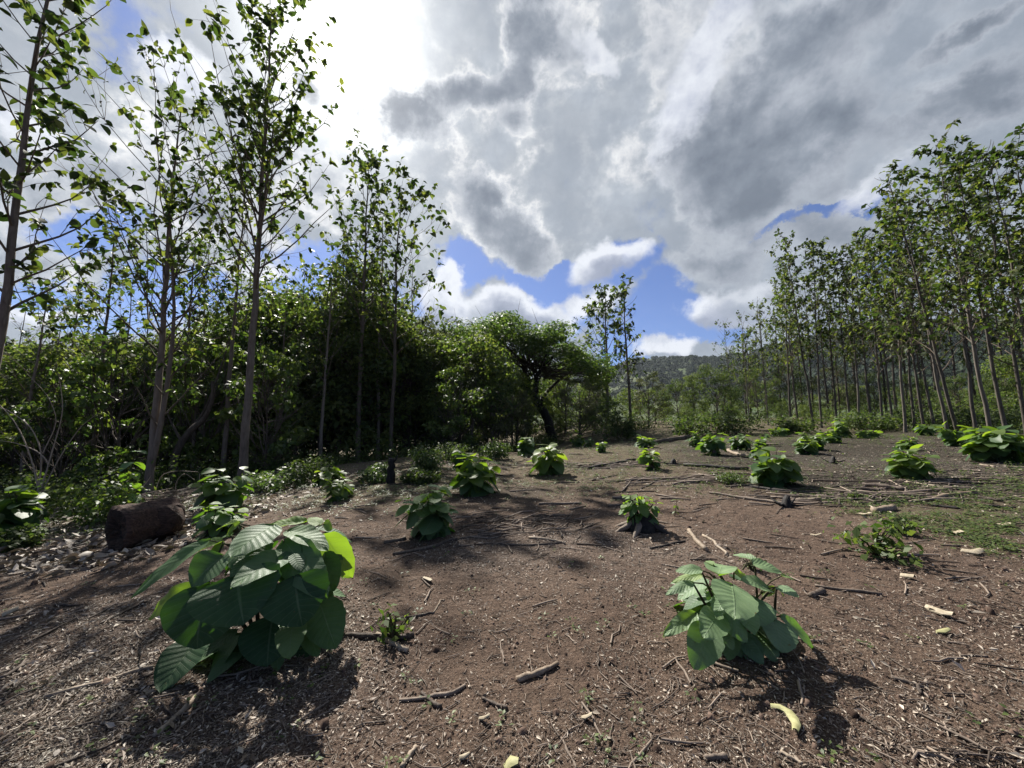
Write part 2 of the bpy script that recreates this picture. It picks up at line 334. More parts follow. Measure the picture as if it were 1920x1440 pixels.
# ground
def groundmat():
    m, b = newmat('soil'); g = b.n('ShaderNodeNewGeometry').outputs['Position']
    n1 = b.noise(g, .8, 5, .6); n2 = b.noise(g, 9, 6, .65); n3 = b.noise(g, 60, 5, .7); n4 = b.noise(g, 220, 3, .6)
    col = b.ramp(n1, [(.3, (.082, .055, .042)), (.55, (.113, .079, .059)), (.75, (.146, .107, .082))])
    col = b.mix(1., col, b.ramp(n2, [(.3, (.62, .62, .62)), (.7, (1.3, 1.28, 1.25))]), 'MULTIPLY')
    col = b.mix(1., col, b.ramp(n3, [(.3, (.55, .55, .55)), (.7, (1.45, 1.42, 1.38))]), 'MULTIPLY')
    burn_dark = b.m('MULTIPLY', attr(b, 'burn_dark'), b.mr(n2, .3, .6, .45, 1.1), clamp=True)
    col = b.mix(burn_dark, col, b.ramp(n3, [(.3, (.008, .007, .006)), (.7, (.032, .026, .022))]))
    gr = b.m('MULTIPLY', attr(b, 'green'), b.mr(n2, .42, .62, 0, 1), clamp=True)
    col = b.mix(b.m('MULTIPLY', gr, .75), col, b.ramp(n3, [(.3, (.035, .055, .018)), (.7, (.11, .13, .045))]))
    li = b.m('MULTIPLY', attr(b, 'litter'), b.mr(n3, .45, .6, 0, 1), clamp=True)
    col = b.mix(b.m('MULTIPLY', li, .8), col, b.ramp(n4, [(.35, (.07, .055, .045)), (.65, (.34, .29, .25))]))
    vo = b.n('ShaderNodeTexVoronoi'); b.put(vo.inputs[0], g); vo.inputs['Scale'].default_value = 70
    col = b.mix(b.m('MULTIPLY', b.mr(vo.outputs[0], .10, .17, 1, 0), b.mr(n2, .45, .6, 0, .8)), col, (.33, .27, .22))
    p = b.n('ShaderNodeBsdfPrincipled'); b.put(p.inputs['Base Color'], col)
    p.inputs['Roughness'].default_value = .95; p.inputs['Specular IOR Level'].default_value = .12
    h = b.m('ADD', b.m('MULTIPLY', n2, 1.2), b.m('ADD', b.m('MULTIPLY', n3, .45), b.m('MULTIPLY', n4, .15)))
    bu = b.n('ShaderNodeBump'); bu.inputs['Strength'].default_value = 1; bu.inputs['Distance'].default_value = .055
    b.put(bu.inputs['Height'], h); b.put(p.inputs['Normal'], bu.outputs[0])
    o = b.n('ShaderNodeOutputMaterial'); m.node_tree.links.new(p.outputs[0], o.inputs[0]); return m

def m_burn_dark(x, y):
    a = sm(x, 3.0, 7) * sm(y, 5.2, 7.0) * (1 - sm(y, 15, 24)); a2 = .8 * np.exp(-(((x + .2) / 1.3) ** 2 + ((y - 7.3) / .9) ** 2))  # a: burnt soil on the right; a2: darker soil patch near the twig pile
    return np.clip(a * (.7 + 1.5 * (fbm(x * .5, y * .9, 31, 3) - .25)) + a2 * .8, 0, 1)
def m_green(x, y):
    e = sm(y, 12, 17) + sm(-x, 5.5, 7.5) * sm(y, 5.5, 8) ; r = .9 * sm(x, 4.2, 5.4) * (1 - sm(y, 6, 9))
    s_ = .8 * np.exp(-(((x + 2.2) / 1.2) ** 2 + ((y - 7.5) / 1.2) ** 2)) + .75 * sm(y, 5.5, 9)
    return np.clip((e + r + s_) * (.5 + fbm(x * .8, y * .8, 41, 3)) * (1 - .65 * m_burn_dark(x, y)), 0, 1)
def m_litter(x, y):
    l = sm(-x, 3.9, 4.6) * sm(y, 4.0, 4.9) * (1 - sm(y, 12, 16)) + .55 * sm(-x, .8, 1.6) * (1 - sm(y, 3.1, 3.9))
    c = 1.6 * np.exp(-(((x - .25) / 1.5) ** 2 + ((y - 4.5) / .6) ** 2)) + .8 * np.exp(-(((x + 1.15) / .45) ** 2 + ((y - 2.2) / .7) ** 2)) + .6 * sm(fbm(x * .6, y * .6, 57, 3), .5, .68)
    w = .5 * sm(x, 6, 8) * sm(y, 5, 6) * (1 - sm(y, 9, 12))
    return np.clip((l + c + w) * (.3 + 1.2 * fbm(x * 1.1, y * 1.1, 51, 3)) + .16, 0, 1)

def build_ground():
    T = np.arcsinh(1400 / 1.7); t = np.linspace(-T, T, 640); xs = 1.7 * np.sinh(t)
    t2 = np.linspace(-np.arcsinh(60 / 1.7), np.arcsinh(1800 / 1.7), 520); ys = 2.6 + 1.7 * np.sinh(t2)
    X, Y = np.meshgrid(xs, ys, indexing='ij'); Z = tz(X, Y)
    n, m_ = X.shape
    V = np.stack([X, Y, Z], -1).reshape(-1, 3)
    i = np.arange(n - 1)[:, None] * m_; j = np.arange(m_ - 1)[None]
    f = np.stack([i + j, i + m_ + j, i + m_ + j + 1, i + j + 1], -1)
    g = G(); g.add(V, f); o = obj('ground', g, groundmat()); tag(o, 'brown bare soil clearing with burnt and weedy patches', 'ground', None, 'structure')
    for nm, fn in (('burn_dark', m_burn_dark), ('green', m_green), ('litter', m_litter)):
        a = o.data.attributes.new(nm, 'FLOAT', 'POINT'); a.data.foreach_set('value', fn(V[:, 0], V[:, 1]).astype(np.float32))
build_ground()

# ------------------------------------------------------------------ hills
RIDGE = [(-2600, 640), (-1200, 650), (-300, 660), (0, 668), (300, 690), (600, 720), (900, 725), (1080, 700), (1150, 690), (1185, 672), (1240, 668), (1290, 669), (1370, 668), (1430, 655), (1500, 640),
         (1560, 622), (1640, 600), (1700, 594), (1790, 603), (1850, 596), (1920, 590), (2150, 560), (2600, 570), (4500, 540)]
def hillmat():
    m, b = newmat('wooded_hillside'); g = b.n('ShaderNodeNewGeometry').outputs['Position']
    n1 = b.noise(g, .012, 4, .6); n2 = b.noise(g, .12, 4, .7)
    col = b.ramp(n1, [(.3, (.028, .050, .020)), (.7, (.075, .090, .040))]); col = b.mix(1., col, b.ramp(n2, [(.35, (.5, .5, .5)), (.65, (1.4, 1.4, 1.3))]), 'MULTIPLY')
    p = b.n('ShaderNodeBsdfPrincipled'); b.put(p.inputs['Base Color'], col); p.inputs['Roughness'].default_value = .9; p.inputs['Specular IOR Level'].default_value = .1
    o = b.n('ShaderNodeOutputMaterial'); m.node_tree.links.new(p.outputs[0], o.inputs[0]); return m
M['hill'] = hillmat(); M['hill_leaf'] = leafmat('hill_foliage', (.012, .024, .014), (.020, .036, .019), (.034, .050, .028), (.03, .045, .02), .2, .7, .05)
def hill_pt(a, s):                            # a: pixel column used only to read the skyline's bearing, s: 0 foot .. 1 ridge .. 1.4 behind
    top = np.interp(a, [r[0] for r in RIDGE], [r[1] for r in RIDGE])
    az = np.arctan((a - 960) / F); D = 620 + 160 * np.sin(az * 3.1 + 1) ; el = (795 - top) / F * np.cos(az) * .985
    r = D * (.35 + .65 * s)
    H = el * D + 1.5; h = H * np.where(s <= 1, s ** 1.35, np.maximum(1 - (s - 1) * 2.2, -.2))
    rid = 11 * (fbm(az * 26 + s * 1.5, s * 3.5, 71, 4) - .47) * np.clip(s * 1.6, 0, 1) * (1 - .75 * np.exp(-((s - 1) / .08) ** 2)) * np.clip(H / 60, .2, 2)
    return r * np.sin(az), r * np.cos(az), h + rid * 2
def build_hills():
    a = np.linspace(-2600, 4500, 520); s = np.linspace(0, 1.4, 70); A_, S_ = np.meshgrid(a, s, indexing='ij')
    x, y, z = hill_pt(A_, S_); V = np.stack([x, y, z], -1).reshape(-1, 3); n, m_ = A_.shape
    i = np.arange(n - 1)[:, None] * m_; j = np.arange(m_ - 1)[None]
    g = G(); g.add(V, np.stack([i + j, i + m_ + j, i + m_ + j + 1, i + j + 1], -1))
    tag(obj('hills', g, M['hill']), 'dark green wooded hills rising beyond the clearing on the right', 'hills', None, 'structure')
    rng = np.random.RandomState(5); n = 9000                         # the woods on them
    aa = rng.uniform(1000, 2300, n); ss = np.sqrt(rng.uniform(.05, 1.05, n)); x, y, z = hill_pt(aa, ss)
    g = G(); k = 26
    c = np.stack([x, y, z + 1.5], -1); r = rng.uniform(2.2, 5.0, n) 
    d = rng.normal(size=(n, k, 3)); d /= np.linalg.norm(d, axis=2)[..., None]; d[..., 2] = np.abs(d[..., 2]) * .9
    P = (c[:, None] + d * r[:, None, None] * rng.uniform(.6, 1.05, (n, k, 1))).reshape(-1, 3)
    N = d.reshape(-1, 3); A = np.cross(N, rng.normal(size=N.shape)); tn = np.repeat(rng.uniform(0, 1, n), k)
    g.quads(P, A, N, np.repeat(r, k) * .75, np.repeat(r, k) * .6, tn, -.1)
    tag(obj('hillside_forest', g, M['hill_leaf']), 'distant forest covering the hills behind the right stand', 'forest', None, 'stuff')
build_hills()

# ------------------------------------------------------------------ tree makers
def curve(p, d, L, n, up, rng, wob=.06):
    pts = [np.array(p, float)]; d = np.array(d, float); d /= np.linalg.norm(d)
    for i in range(n):
        d = d + np.array([0, 0, up / n]) + rng.normal(0, wob, 3); d /= np.linalg.norm(d); pts.append(pts[-1] + d * L / n)
    return np.array(pts), d
def perp(N, rng):
    return np.cross(N, rng.normal(size=N.shape))

def tall_tree(h, seed, start=.42, spread=1.6, leaf=.26, nb=26, dens=1., rad=.13, fork=None, lean=(0, 0), nu=2, nv=2, bare=0.0, kl=6, asc=1.0, xbias=0):
    """slender plantation tree: trunk G, crown-branches G, leaves G"""
    rng = np.random.RandomState(seed); tr = G(); br = G(); lf = G()
    n = 16; z = np.linspace(0, h, n + 1); wx = np.cumsum(rng.normal(0, .022 * h / 12, n + 1)); wy = np.cumsum(rng.normal(0, .022 * h / 12, n + 1))
    wx -= wx[0]; wy -= wy[0]
    tp = np.stack([wx + lean[0] * z, wy + lean[1] * z, z - .15], -1)
    rr = rad * (1 - .86 * (z / h) ** 1.1); rr[0] *= 1.35
    tr.tube(tp, rr, 9, .5 + .3 * rng.uniform(-1, 1), rough=.06, rng=rng)
    axes = [(tp, rr)]
    if fork:
        k0, side, fh = fork; i0 = int(k0 * n); d = np.array([side[0], side[1], 1.9])
        fp, _ = curve(tp[i0], d, fh, 8, .7, rng, .04); fr = np.linspace(rr[i0] * .75, .02, 9); tr.tube(fp, fr, 7, .5); axes.append((fp, fr))
    LP, LA, LN, LL = [], [], [], []
    def leafat(p, d, s):
        LP.append(p); a = d * .5 + rng.normal(0, .42, 3) + np.array([0, 0, -.5]); LA.append(a)
        LN.append(np.array([0, 0, 1.]) + rng.normal(0, .45, 3)); LL.append(s * rng.uniform(.45, 1.3))
    ga = rng.uniform(0, 6.28)
    for ai, (ap, ar) in enumerate(axes):
        m = nb if ai == 0 else int(nb * .45)
        for i in range(m):
            f = (i + rng.uniform(0, .8)) / m; t = (start + (1 - start) * f) if ai == 0 else .15 + .85 * f
            q = t * (len(ap) - 1); i0 = min(int(q), len(ap) - 2); p = ap[i0] + (ap[i0 + 1] - ap[i0]) * (q - i0); r0 = np.interp(q, range(len(ar)), ar)
            ga += 2.4 + rng.uniform(-.4, .4)
            L = spread * (1.15 - .75 * f ** 1.6) * rng.uniform(.6, 1.15) * (1 if ai == 0 else .6)
            el = rng.uniform(.55, 1.1) * asc
            d = np.array([math.cos(ga) + xbias, math.sin(ga), el]); bp, d1 = curve(p, d, L * 1.25, 5, .55, rng, .10)
            br.tube(bp, np.linspace(max(min(r0 * .45, .035), .008), .005, 6), 4, .5)
            isb = rng.uniform() < bare
            for k in range(2 if isb else 4):
                s0 = rng.randint(1, 6); td = (bp[s0] - bp[s0 - 1]); td /= np.linalg.norm(td)
                sd_ = td + rng.normal(0, .6, 3) + np.array([0, 0, .25]); tw, d2 = curve(bp[s0], sd_, L * rng.uniform(.2, .5), 3, .3, rng, .15)
                br.tube(tw, [.007, .006, .005, .003], 3, .5)
                if not isb:
                    for q_ in range(int(3 * dens + rng.uniform())): leafat(tw[rng.randint(1, 4)], d2, leaf)
                    for q_ in range(int(2 * dens + rng.uniform())): leafat(tw[3], d2, leaf * .9)
            if not isb:
                for q_ in range(int(4 * dens)): leafat(bp[rng.randint(2, 6)], d1, leaf)
                for q_ in range(int(5 * dens)): leafat(bp[-1] + rng.normal(0, .05, 3), d1, leaf)
        for q_ in range(int(6 * dens * dens)): leafat(ap[-1] - np.array([0, 0, rng.uniform(0, .5)]), np.array([rng.normal(), rng.normal(), .4]), leaf * .8)
    LP, LA, LN, LL = map(np.array, (LP, LA, LN, LL))
    lf.leaves(LP, LA, LN, LL, LL * rng.uniform(.5, .72, len(LL)), nu, nv, rng.uniform(.1, .55, len(LL)), rng.uniform(.0, .5, len(LL)), rng.uniform(0, 1, len(LL)) ** 1.3, .8)
    return tr, br, lf

def clump_leaves(g, c, rx, ry, rz, n, size, rng, flat=.5, tshift=0):
    d = rng.normal(size=(n, 3)); d /= np.linalg.norm(d, axis=1)[:, None]; rr = rng.uniform(.35, 1.12, (n, 1)) ** .6
    P = c + d * rr * np.array([rx, ry, rz]); N = d * .7 + np.array([0, 0, flat]) + rng.normal(0, .45, (n, 3))
    A = perp(N, rng); s_ = size * rng.uniform(.6, 1.3, n)
    g.quads(P, A, N, s_ * 1.35, s_ * .75, np.clip(rng.uniform(0, 1, n) * .7 + rng.uniform(0, .3) + tshift, 0, 1), .2)

def bushy_tree(h, r, seed, nclump=30, nl=230, size=.15, low=.22, rad=.14, flat=.5, dome=False, stems=1, lean=(0, 0), bare=6, clr=(.2, .4)):
    rng = np.random.RandomState(seed); tr = G(); br = G(); lf = G()
    for sgi in range(stems):
        off = np.array([rng.normal(0, .25) if stems > 1 else 0, rng.normal(0, .25) if stems > 1 else 0, 0])
        z = np.linspace(0, h * .72, 9); wx = np.cumsum(rng.normal(0, .05 * h / 8, 9)); wy = np.cumsum(rng.normal(0, .05 * h / 8, 9)); wx -= wx[0]; wy -= wy[0]
        tp = np.stack([wx + lean[0] * z, wy + lean[1] * z, z - .2], -1) + off; tr.tube(tp, np.linspace(rad * (1 if stems == 1 else .6), rad * .2, 9), 8, .5, rough=.08, rng=rng)
    cs = []
    for i in range(nclump):
        if dome:
            a = rng.uniform(0, 6.283); q = math.sqrt((i + .5) / nclump); zc = h * (.97 - (1 - dome) * q * q) + rng.uniform(-.05, .03) * h
            c = np.array([math.cos(a) * q * r, math.sin(a) * q * r, zc])
        else:
            f = (i + .5) / nclump; zc = h * (low + (1 - low) * f); prof = math.sin(math.pi * min(1, (.22 + .72 * f))) ** .6
            a = rng.uniform(0, 6.283); q = rng.uniform(.35, 1.) ** .6 * prof; c = np.array([math.cos(a) * q * r, math.sin(a) * q * r, zc])
        c = c + np.array([tp[-1][0] * zc / h, tp[-1][1] * zc / h, 0]); cr = r * rng.uniform(*clr)
        clump_leaves(lf, c, cr, cr, cr * rng.uniform(.4, .7), int(nl * rng.uniform(.6, 1.3)), size, rng, flat, rng.uniform(-.15, .15)); cs.append(c)
        k = int(np.clip((c[2] / h - .3) / .75 * 8, 1, 7)); s0 = tp[k]; mid = (s0 + c) / 2 + rng.normal(0, .12 * r, 3) - np.array([0, 0, .05 * h])
        br.tube(np.array([s0, mid, c, c + (c - mid) * .3]), [rad * .35, rad * .2, .02, .008], 4, .5)
        for q in range(3):
            e = c + rng.normal(0, cr * .8, 3); br.tube(np.array([mid, (mid + e) / 2 + rng.normal(0, .1, 3), e]), [.02, .014, .005], 3, .5)
    for i in range(bare):
        a = rng.uniform(0, 6.283); s0 = tp[rng.randint(2, 8)]; bp, _ = curve(s0, [math.cos(a), math.sin(a), rng.uniform(0, 1)], r * rng.uniform(.7, 1.15), 6, .3, rng, .18); br.tube(bp, np.linspace(.035, .006, 7), 4, 1.)
    return tr, br, lf

def mesh_tree(parts, bark, leafm, nm='crown'):
    tr, br, lf = parts
    return tr.mesh('trunk', bark), br.mesh('branches', M['twig'] if bark is not M['bark_far'] else bark), lf.mesh(nm, leafm)
def plant_tree(meshes, name, loc, label, cat='tree', group=None, rz=0, sc=1., tilt=(0, 0), stretch=1.):
    e = empty(name, loc, label, cat, group); e.rotation_euler = (tilt[0], tilt[1], rz) ; e.scale = (sc, sc, sc * stretch)
    # tilt is applied in world space, after the spin
    e.rotation_euler = (Matrix.Rotation(tilt[1], 3, 'Y') @ Matrix.Rotation(tilt[0], 3, 'X') @ Matrix.Rotation(rz, 3, 'Z')).to_euler()
    for me, nm in zip(meshes, ('trunk', 'branches', 'crown')): obj(nm, me, None, e)
    return e
def base_at(px, Y):                           # a spot on the ground on the bearing of column px, Y metres ahead
    x = (px - 960) / F * Y * 1.0; return np.array([x, Y, tz(x, Y)])
def top_h(py, Y, z): return 1.5 + (795 - py) / F * Y * 1.02 - z

# --- left: individual tall trees
def left_tall(px, Y, top, label, name='tall_tree', group='slender tall trees on the left edge of the clearing', leafm='teak', bark='bark', **k):
    b = base_at(px, Y); h = top_h(top, Y, b[2])
    k.setdefault('seed', int(px)); parts = tall_tree(h, **k)
    return plant_tree(mesh_tree(parts, M[bark], M[leafm]), name, b, label, 'tree', group)
left_tall(-12, 6.4, -330, 'leafy tree whose thin dark trunk and big leaves fill the top left corner', start=.33, spread=1.75, leaf=.19, nb=38, rad=.08, nu=4, nv=2, dens=1.2, seed=3)
left_tall(295, 10.9, 175, 'twin-trunked tree with a wide round crown behind the rotten log', start=.34, spread=3.6, leaf=.215, nb=40, dens=1.05, rad=.105, fork=(.12, (.22, .1), 7.6), nu=3, seed=12, asc=1.2)
left_tall(465, 10.9, -25, 'tallest tree, straight pale grey trunk beside the sprouting bush, crown below the sun', start=.40, spread=2.9, leaf=.215, nb=46, dens=1.05, rad=.115, fork=(.55, (.25, -.1), 3.6), nu=3, seed=7, asc=1.3)
left_tall(428, 14.0, 300, 'dark slender trunk just left of the tallest pale trunk', start=.45, spread=1.9, leaf=.22, nb=24, rad=.09, dens=.7, seed=22)
left_tall(675, 19.0, 270, 'tall tree with greyish trunk, left of the burnt post', start=.42, spread=2.6, leaf=.30, nb=34, rad=.125, seed=31, nu=3, dens=.9)
left_tall(735, 18.0, 335, 'tall tree rising right behind the burnt post', start=.35, spread=2.7, leaf=.29, nb=34, rad=.10, seed=38, nu=3, xbias=.15, dens=.9)
left_tall(712, 20.0, 390, 'thinner trunk between the burnt-post tree and its left neighbour', start=.4, spread=1.4, leaf=.22, nb=22, rad=.10, dens=.7, seed=45)
left_tall(607, 17.0, 480, 'half-bare thin tree in front of the dark round forest crown', start=.4, spread=1.6, leaf=.22, nb=24, rad=.08, bare=.6, seed=52)
left_tall(185, 14.0, 420, 'young spreading tree left of the twin trunks, with yellowish leaves', start=.25, spread=2.2, leaf=.25, nb=26, rad=.09, seed=59, bare=.2)
left_tall(60, 15.0, 520, 'sparse pale-twigged tree near the left frame edge', start=.3, spread=2.0, leaf=.24, nb=24, rad=.08, seed=66, bare=.35)
left_tall(120, 19.0, 500, 'thin sparse tree with bare twigs behind the yellow-green bush', start=.3, spread=1.8, leaf=.24, nb=24, rad=.08, seed=73, bare=.5)
left_tall(340, 16.5, 440, 'slim tree showing through the twin-trunked crown', start=.3, spread=2.0, leaf=.26, nb=24, rad=.10, seed=80, bare=.15)
left_tall(530, 15.5, 560, 'small yellow-leaved tree right of the tallest pale trunk', start=.2, spread=1.6, leaf=.24, nb=22, rad=.07, seed=81, leafm='lime')
left_tall(1140, 29, 545, 'left one of the two tall trees standing alone against the sky', group='two tall trees against the sky', start=.28, spread=2.6, leaf=.33, nb=34, rad=.13, seed=91, dens=1.2, leafm='feather', xbias=-.45)
left_tall(1180, 29, 522, 'right one of the two tall trees standing alone against the sky', group='two tall trees against the sky', start=.28, spread=1.5, leaf=.30, nb=32, rad=.12, seed=98, dens=1.1, bare=.15)

ords = ['first', 'second', 'third', 'fourth', 'fifth', 'sixth', 'seventh', 'eighth', 'ninth', 'tenth', 'eleventh', 'twelfth', 'thirteenth', 'fourteenth']
for i, (px, Y, top, lf_) in enumerate([(20, 21, 560, 'lime'), (95, 17, 590, 'teak'), (150, 22, 520, 'teak'), (225, 18, 500, 'lime'), (262, 21, 470, 'teak'), (370, 19, 430, 'lime'), (398, 22, 500, 'teak'), (452, 20, 470, 'teak'),
                                      (500, 21, 540, 'lime'), (560, 19, 500, 'teak'), (635, 21, 440, 'teak'), (655, 23, 420, 'teak'), (770, 22, 470, 'teak'), (960, 24, 640, 'lime')]):
    left_tall(px, Y, top, 'thin background tree behind the left trees, ' + ords[i] + ' of its row from the left', group='thin trees in the row behind the left trees', start=.28, spread=1.9, leaf=.26, nb=22, rad=.07, dens=.7, bare=.25, seed=400 + i, leafm=lf_)
# --- right stand
RV = [mesh_tree(tall_tree(10, 200 + i, start=(.26, .34, .4, .3, .25)[i], spread=(1.3, 1.15, 1.1, 1.45, 1.4)[i], leaf=.20, nb=40, dens=.8, rad=.056, bare=(.05, .1, .1, .05, .4)[i], nu=2, xbias=0), M['bark_stand'], M['teak']) for i in range(5)]
STAND = [(1372, 30, 600, 4), (1404, 28, 585, 4), (1438, 28, 560, 4), (1478, 25, 478, 0), (1494, 27, 500, 1), (1522, 24, 432, 1), (1537, 23, 452, 2), (1566, 24, 440, 0), (1590, 22, 470, 2), (1608, 21, 450, 3),
         (1630, 22, 455, 1), (1650, 19.5, 425, 0), (1668, 20, 440, 2), (1692, 18, 372, 3), (1710, 18.5, 400, 1), (1730, 17, 375, 0), (1748, 18, 400, 2), (1770, 16, 345, 3), (1795, 12.6, 290, 0),
         (1822, 15, 300, 1), (1850, 13.5, 235, 3), (1880, 12, 255, 2), (1915, 11.5, 245, 0), (1950, 10.5, 250, 3), (1990, 10, 240, 1)]
ordn = ['first', 'second', 'third', 'fourth', 'fifth', 'sixth', 'seventh', 'eighth', 'ninth', 'tenth', 'eleventh', 'twelfth', 'thirteenth', 'fourteenth', 'fifteenth', 'sixteenth', 'seventeenth', 'eighteenth',
        'nineteenth', 'twentieth', 'twenty-first', 'twenty-second', 'twenty-third', 'twenty-fourth', 'twenty-fifth']
rs = random.Random(4)
for i, (px, Y, top, v) in enumerate(STAND):
    b = base_at(px, Y); h = top_h(top, Y, b[2]); lean = rs.uniform(-.06, .03) if px > 1450 else -.01
    if px == 1795: lean = -.13
    d = 'thick leaning tree of the right stand' if px == 1795 else ('sparse half-bare tree of the right stand' if v == 4 else 'slender leafy tree of the right stand')
    plant_tree(RV[v], 'tall_tree', b, d + ', ' + ordn[i] + ' trunk from its left end', 'tree', 'slender tall trees of the right stand', rs.uniform(0, 6.28), h / 10 * 1.0, (rs.uniform(-.03, .03), lean))
rng = np.random.RandomState(77)
g1, g2 = G(), G()
for k in range(26):                            # further stems behind, told apart by nobody
    px = 1390 + k * 24 + rng.uniform(-10, 10); Y = 38 - (px - 1390) / 600 * 14 + rng.uniform(0, 5); b = base_at(px, Y); hh = top_h(np.interp(px, [1390, 1480, 1700, 2000], [600, 520, 470, 400]) + rng.uniform(0, 50), Y, b[2])
    t, br, lf = tall_tree(hh, 300 + k, start=.3, spread=1.4, leaf=.3, nb=20, dens=.8, rad=.1, bare=.2)
    for a in (t, br): g1.merge(a, (np.eye(3), b))
    g2.merge(lf, (np.eye(3), b))
e = empty('background_stand', (20, 34, tz(20, 34)), 'dense rows of thin trees standing behind the right stand', 'trees'); e['kind'] = 'stuff'
for nm, g_, mt in (('trunks', g1, M['bark_far']), ('crowns', g2, M['teak'])):
    g_.v = [v - np.array([20, 34, float(tz(20, 34))]) for v in g_.v]; o = obj(nm, g_, mt, e); o['kind'] = 'stuff'

# --- forest
FV = {}
def fv(key, *a, **k):
    mk = k.pop('mat', 'forest'); bk = k.pop('bark', 'bark_far'); raw = bushy_tree(*a, **k); FV[key] = (raw, mesh_tree(raw, M[bk], M[mk]), mk)
fv('dark1', 8, 3.0, 501, 34, 260, .15)
fv('dark2', 8, 2.6, 502, 30, 260, .14, low=.12)
fv('dark3', 8, 3.4, 503, 36, 240, .16, low=.3)
fv('olive1', 8, 3.0, 504, 30, 220, .13, mat='dry', clr=(.18, .32), bare=12)
fv('olive2', 8, 2.6, 505, 26, 200, .13, mat='dry', clr=(.16, .3), bare=14, low=.15)
fv('green1', 8, 2.8, 506, 32, 240, .14, mat='feather', low=.12)
fv('green2', 8, 3.2, 507, 28, 240, .15, mat='feather', clr=(.2, .36), low=.1)
fv('lime1', 5, 1.7, 508, 22, 90, .17, mat='lime', low=.15, rad=.06, clr=(.18, .35), bare=8)
def forest_tree(px, Y, top, key, label, group='trees of the forest edge', wide=1., name='forest_tree', rz=None, tilt=(0, 0)):
    b = base_at(px, Y); h = top_h(top, Y, b[2]); base = 5 if key == 'lime1' else 8
    e = plant_tree(FV[key][1], name, b, label, 'tree', group, rs.uniform(0, 6.28) if rz is None else rz, 1, tilt)
    s_ = h / base; e.scale = (s_ * wide, s_ * wide, s_); return e
FT = [(-60, 17, 640, 'dark1', 'dark tree at the extreme left frame edge'), (30, 20, 655, 'dark2', 'dark dense tree low behind the sparse left edge trees'),
      (105, 17, 670, 'dark3', 'dark layered tree behind the yellow-green bush'), (200, 22, 640, 'dark1', 'dark forest tree behind the young spreading tree'),
      (265, 19, 668, 'green1', 'mid-green tree left of the twin trunks, low crown'), (350, 21, 632, 'dark2', 'dark tree between the twin trunks and the dark slender trunk'),
      (405, 24, 600, 'green2', 'brighter green tree behind the dark slender trunk'), (500, 23, 590, 'dark3', 'dark tree right of the tallest pale trunk'),
      (575, 22, 520, 'dark1', 'high round dark crown left of the half-bare tree'), (640, 24, 498, 'dark2', 'highest dark crown of the left forest behind the half-bare tree'),
      (690, 22, 600, 'dark3', 'dark tree behind the two trunks by the burnt post'), (765, 22, 612, 'dark2', 'dark tree right of the burnt-post tree'),
      (820, 25, 606, 'olive1', 'olive brown tree with twiggy top left of the green dome tree'), (862, 22, 625, 'dark1', 'dark tree left of the grey twiggy tree'),
      (925, 21, 655, 'olive2', 'grey twiggy tree in front of the left side of the green dome'), (1085, 23, 712, 'olive1', 'low olive tree right of the black leaning trunk'), (968, 23, 735, 'olive2', 'low grey-green tree left of the black leaning trunk'), (1060, 30, 668, 'green2', 'green tree whose top joins the right side of the dome'), (880, 27, 612, 'green1', 'green tree whose top joins the left side of the dome'),
      (1110, 31, 705, 'olive2', 'low green tree below the pair of sky trees'), (1215, 30, 700, 'olive2', 'twisted olive tree right of the pair of sky trees'),
      (1270, 32, 715, 'green2', 'low green tree below the blue-green hill'), (1345, 25, 688, 'green1', 'bright vine-covered green tree before the stand'),
      (1300, 36, 705, 'dark2', 'dark tree low on the hill skyline'), (1420, 36, 690, 'green2', 'green tree behind the far end of the right stand'),
      (1480, 38, 690, 'green1', 'green tree glimpsed between the first stand trunks'), (1560, 36, 690, 'olive1', 'olive tree glimpsed through the middle of the stand'),
      (1640, 34, 700, 'green2', 'green tree glimpsed behind the thick of the stand'), (1720, 30, 705, 'green1', 'green tree behind the leaning foreground tree'),
      (1800, 26, 705, 'green2', 'broad green tree right of the leaning foreground tree'), (1880, 24, 690, 'green1', 'green tree behind the last right trunks'), (1960, 22, 610, 'dark1', 'dark tree at the right frame edge')]
for px, Y, top, key, lab in FT: forest_tree(px, Y, top, key, lab)
for px, Y, top, lab in [(130, 12.8, 700, 'lime-leaved sapling at the far left under the dark trees'), (235, 13.2, 640, 'lime-leaved sapling just left of the twin trunks'), (390, 15, 640, 'lime-leaved sapling between the twin trunks and tallest tree'),
                        (505, 14, 660, 'lime-leaved sapling right of the tallest trunk'), (850, 18, 690, 'pale-leaved sapling before the dark wall left of the dome tree'), (1135, 20, 740, 'pale-leaved sapling at the foot of the two sky trees')]:
    forest_tree(px, Y, top, 'lime1', lab, 'lime-leaved saplings at the forest edge', .9, 'sapling')
def woody(name, lab, cat, base, Y, paths, mat, part='trunk'):
    e = empty(name, base, lab, cat)
    for pts, r0, r1 in paths:
        P = np.array([atY(p[0], p[1], Y + (p[2] if len(p) > 2 else 0)) for p in pts]) - base; n = len(P); t = np.linspace(0, n - 1, (n - 1) * 4 + 1); q = np.stack([np.interp(t, range(n), P[:, i]) for i in range(3)], -1)
        for _ in range(2): q[1:-1] = (q[:-2] + q[1:-1] * 2 + q[2:]) / 4
        g = G(); g.tube(q, np.linspace(r0, r1, len(q)), 7, .5, rough=.08, rng=np.random.RandomState(len(pts))); obj(part, g, M[mat], e); part = 'branch'
woody('crooked_tree', 'black crooked trunk bending right behind the twin trunks', 'tree', base_at(322, 13.5), 13.5,
      [([(322, 905), (326, 860), (340, 828), (362, 802), (380, 790), (392, 768), (400, 745), (398, 715)], .14, .05), ([(355, 808), (385, 770, .3), (410, 700, .5), (430, 640, .6)], .05, .02), ([(340, 828), (320, 790, .3), (300, 740, .5)], .05, .02)], 'bark_far')
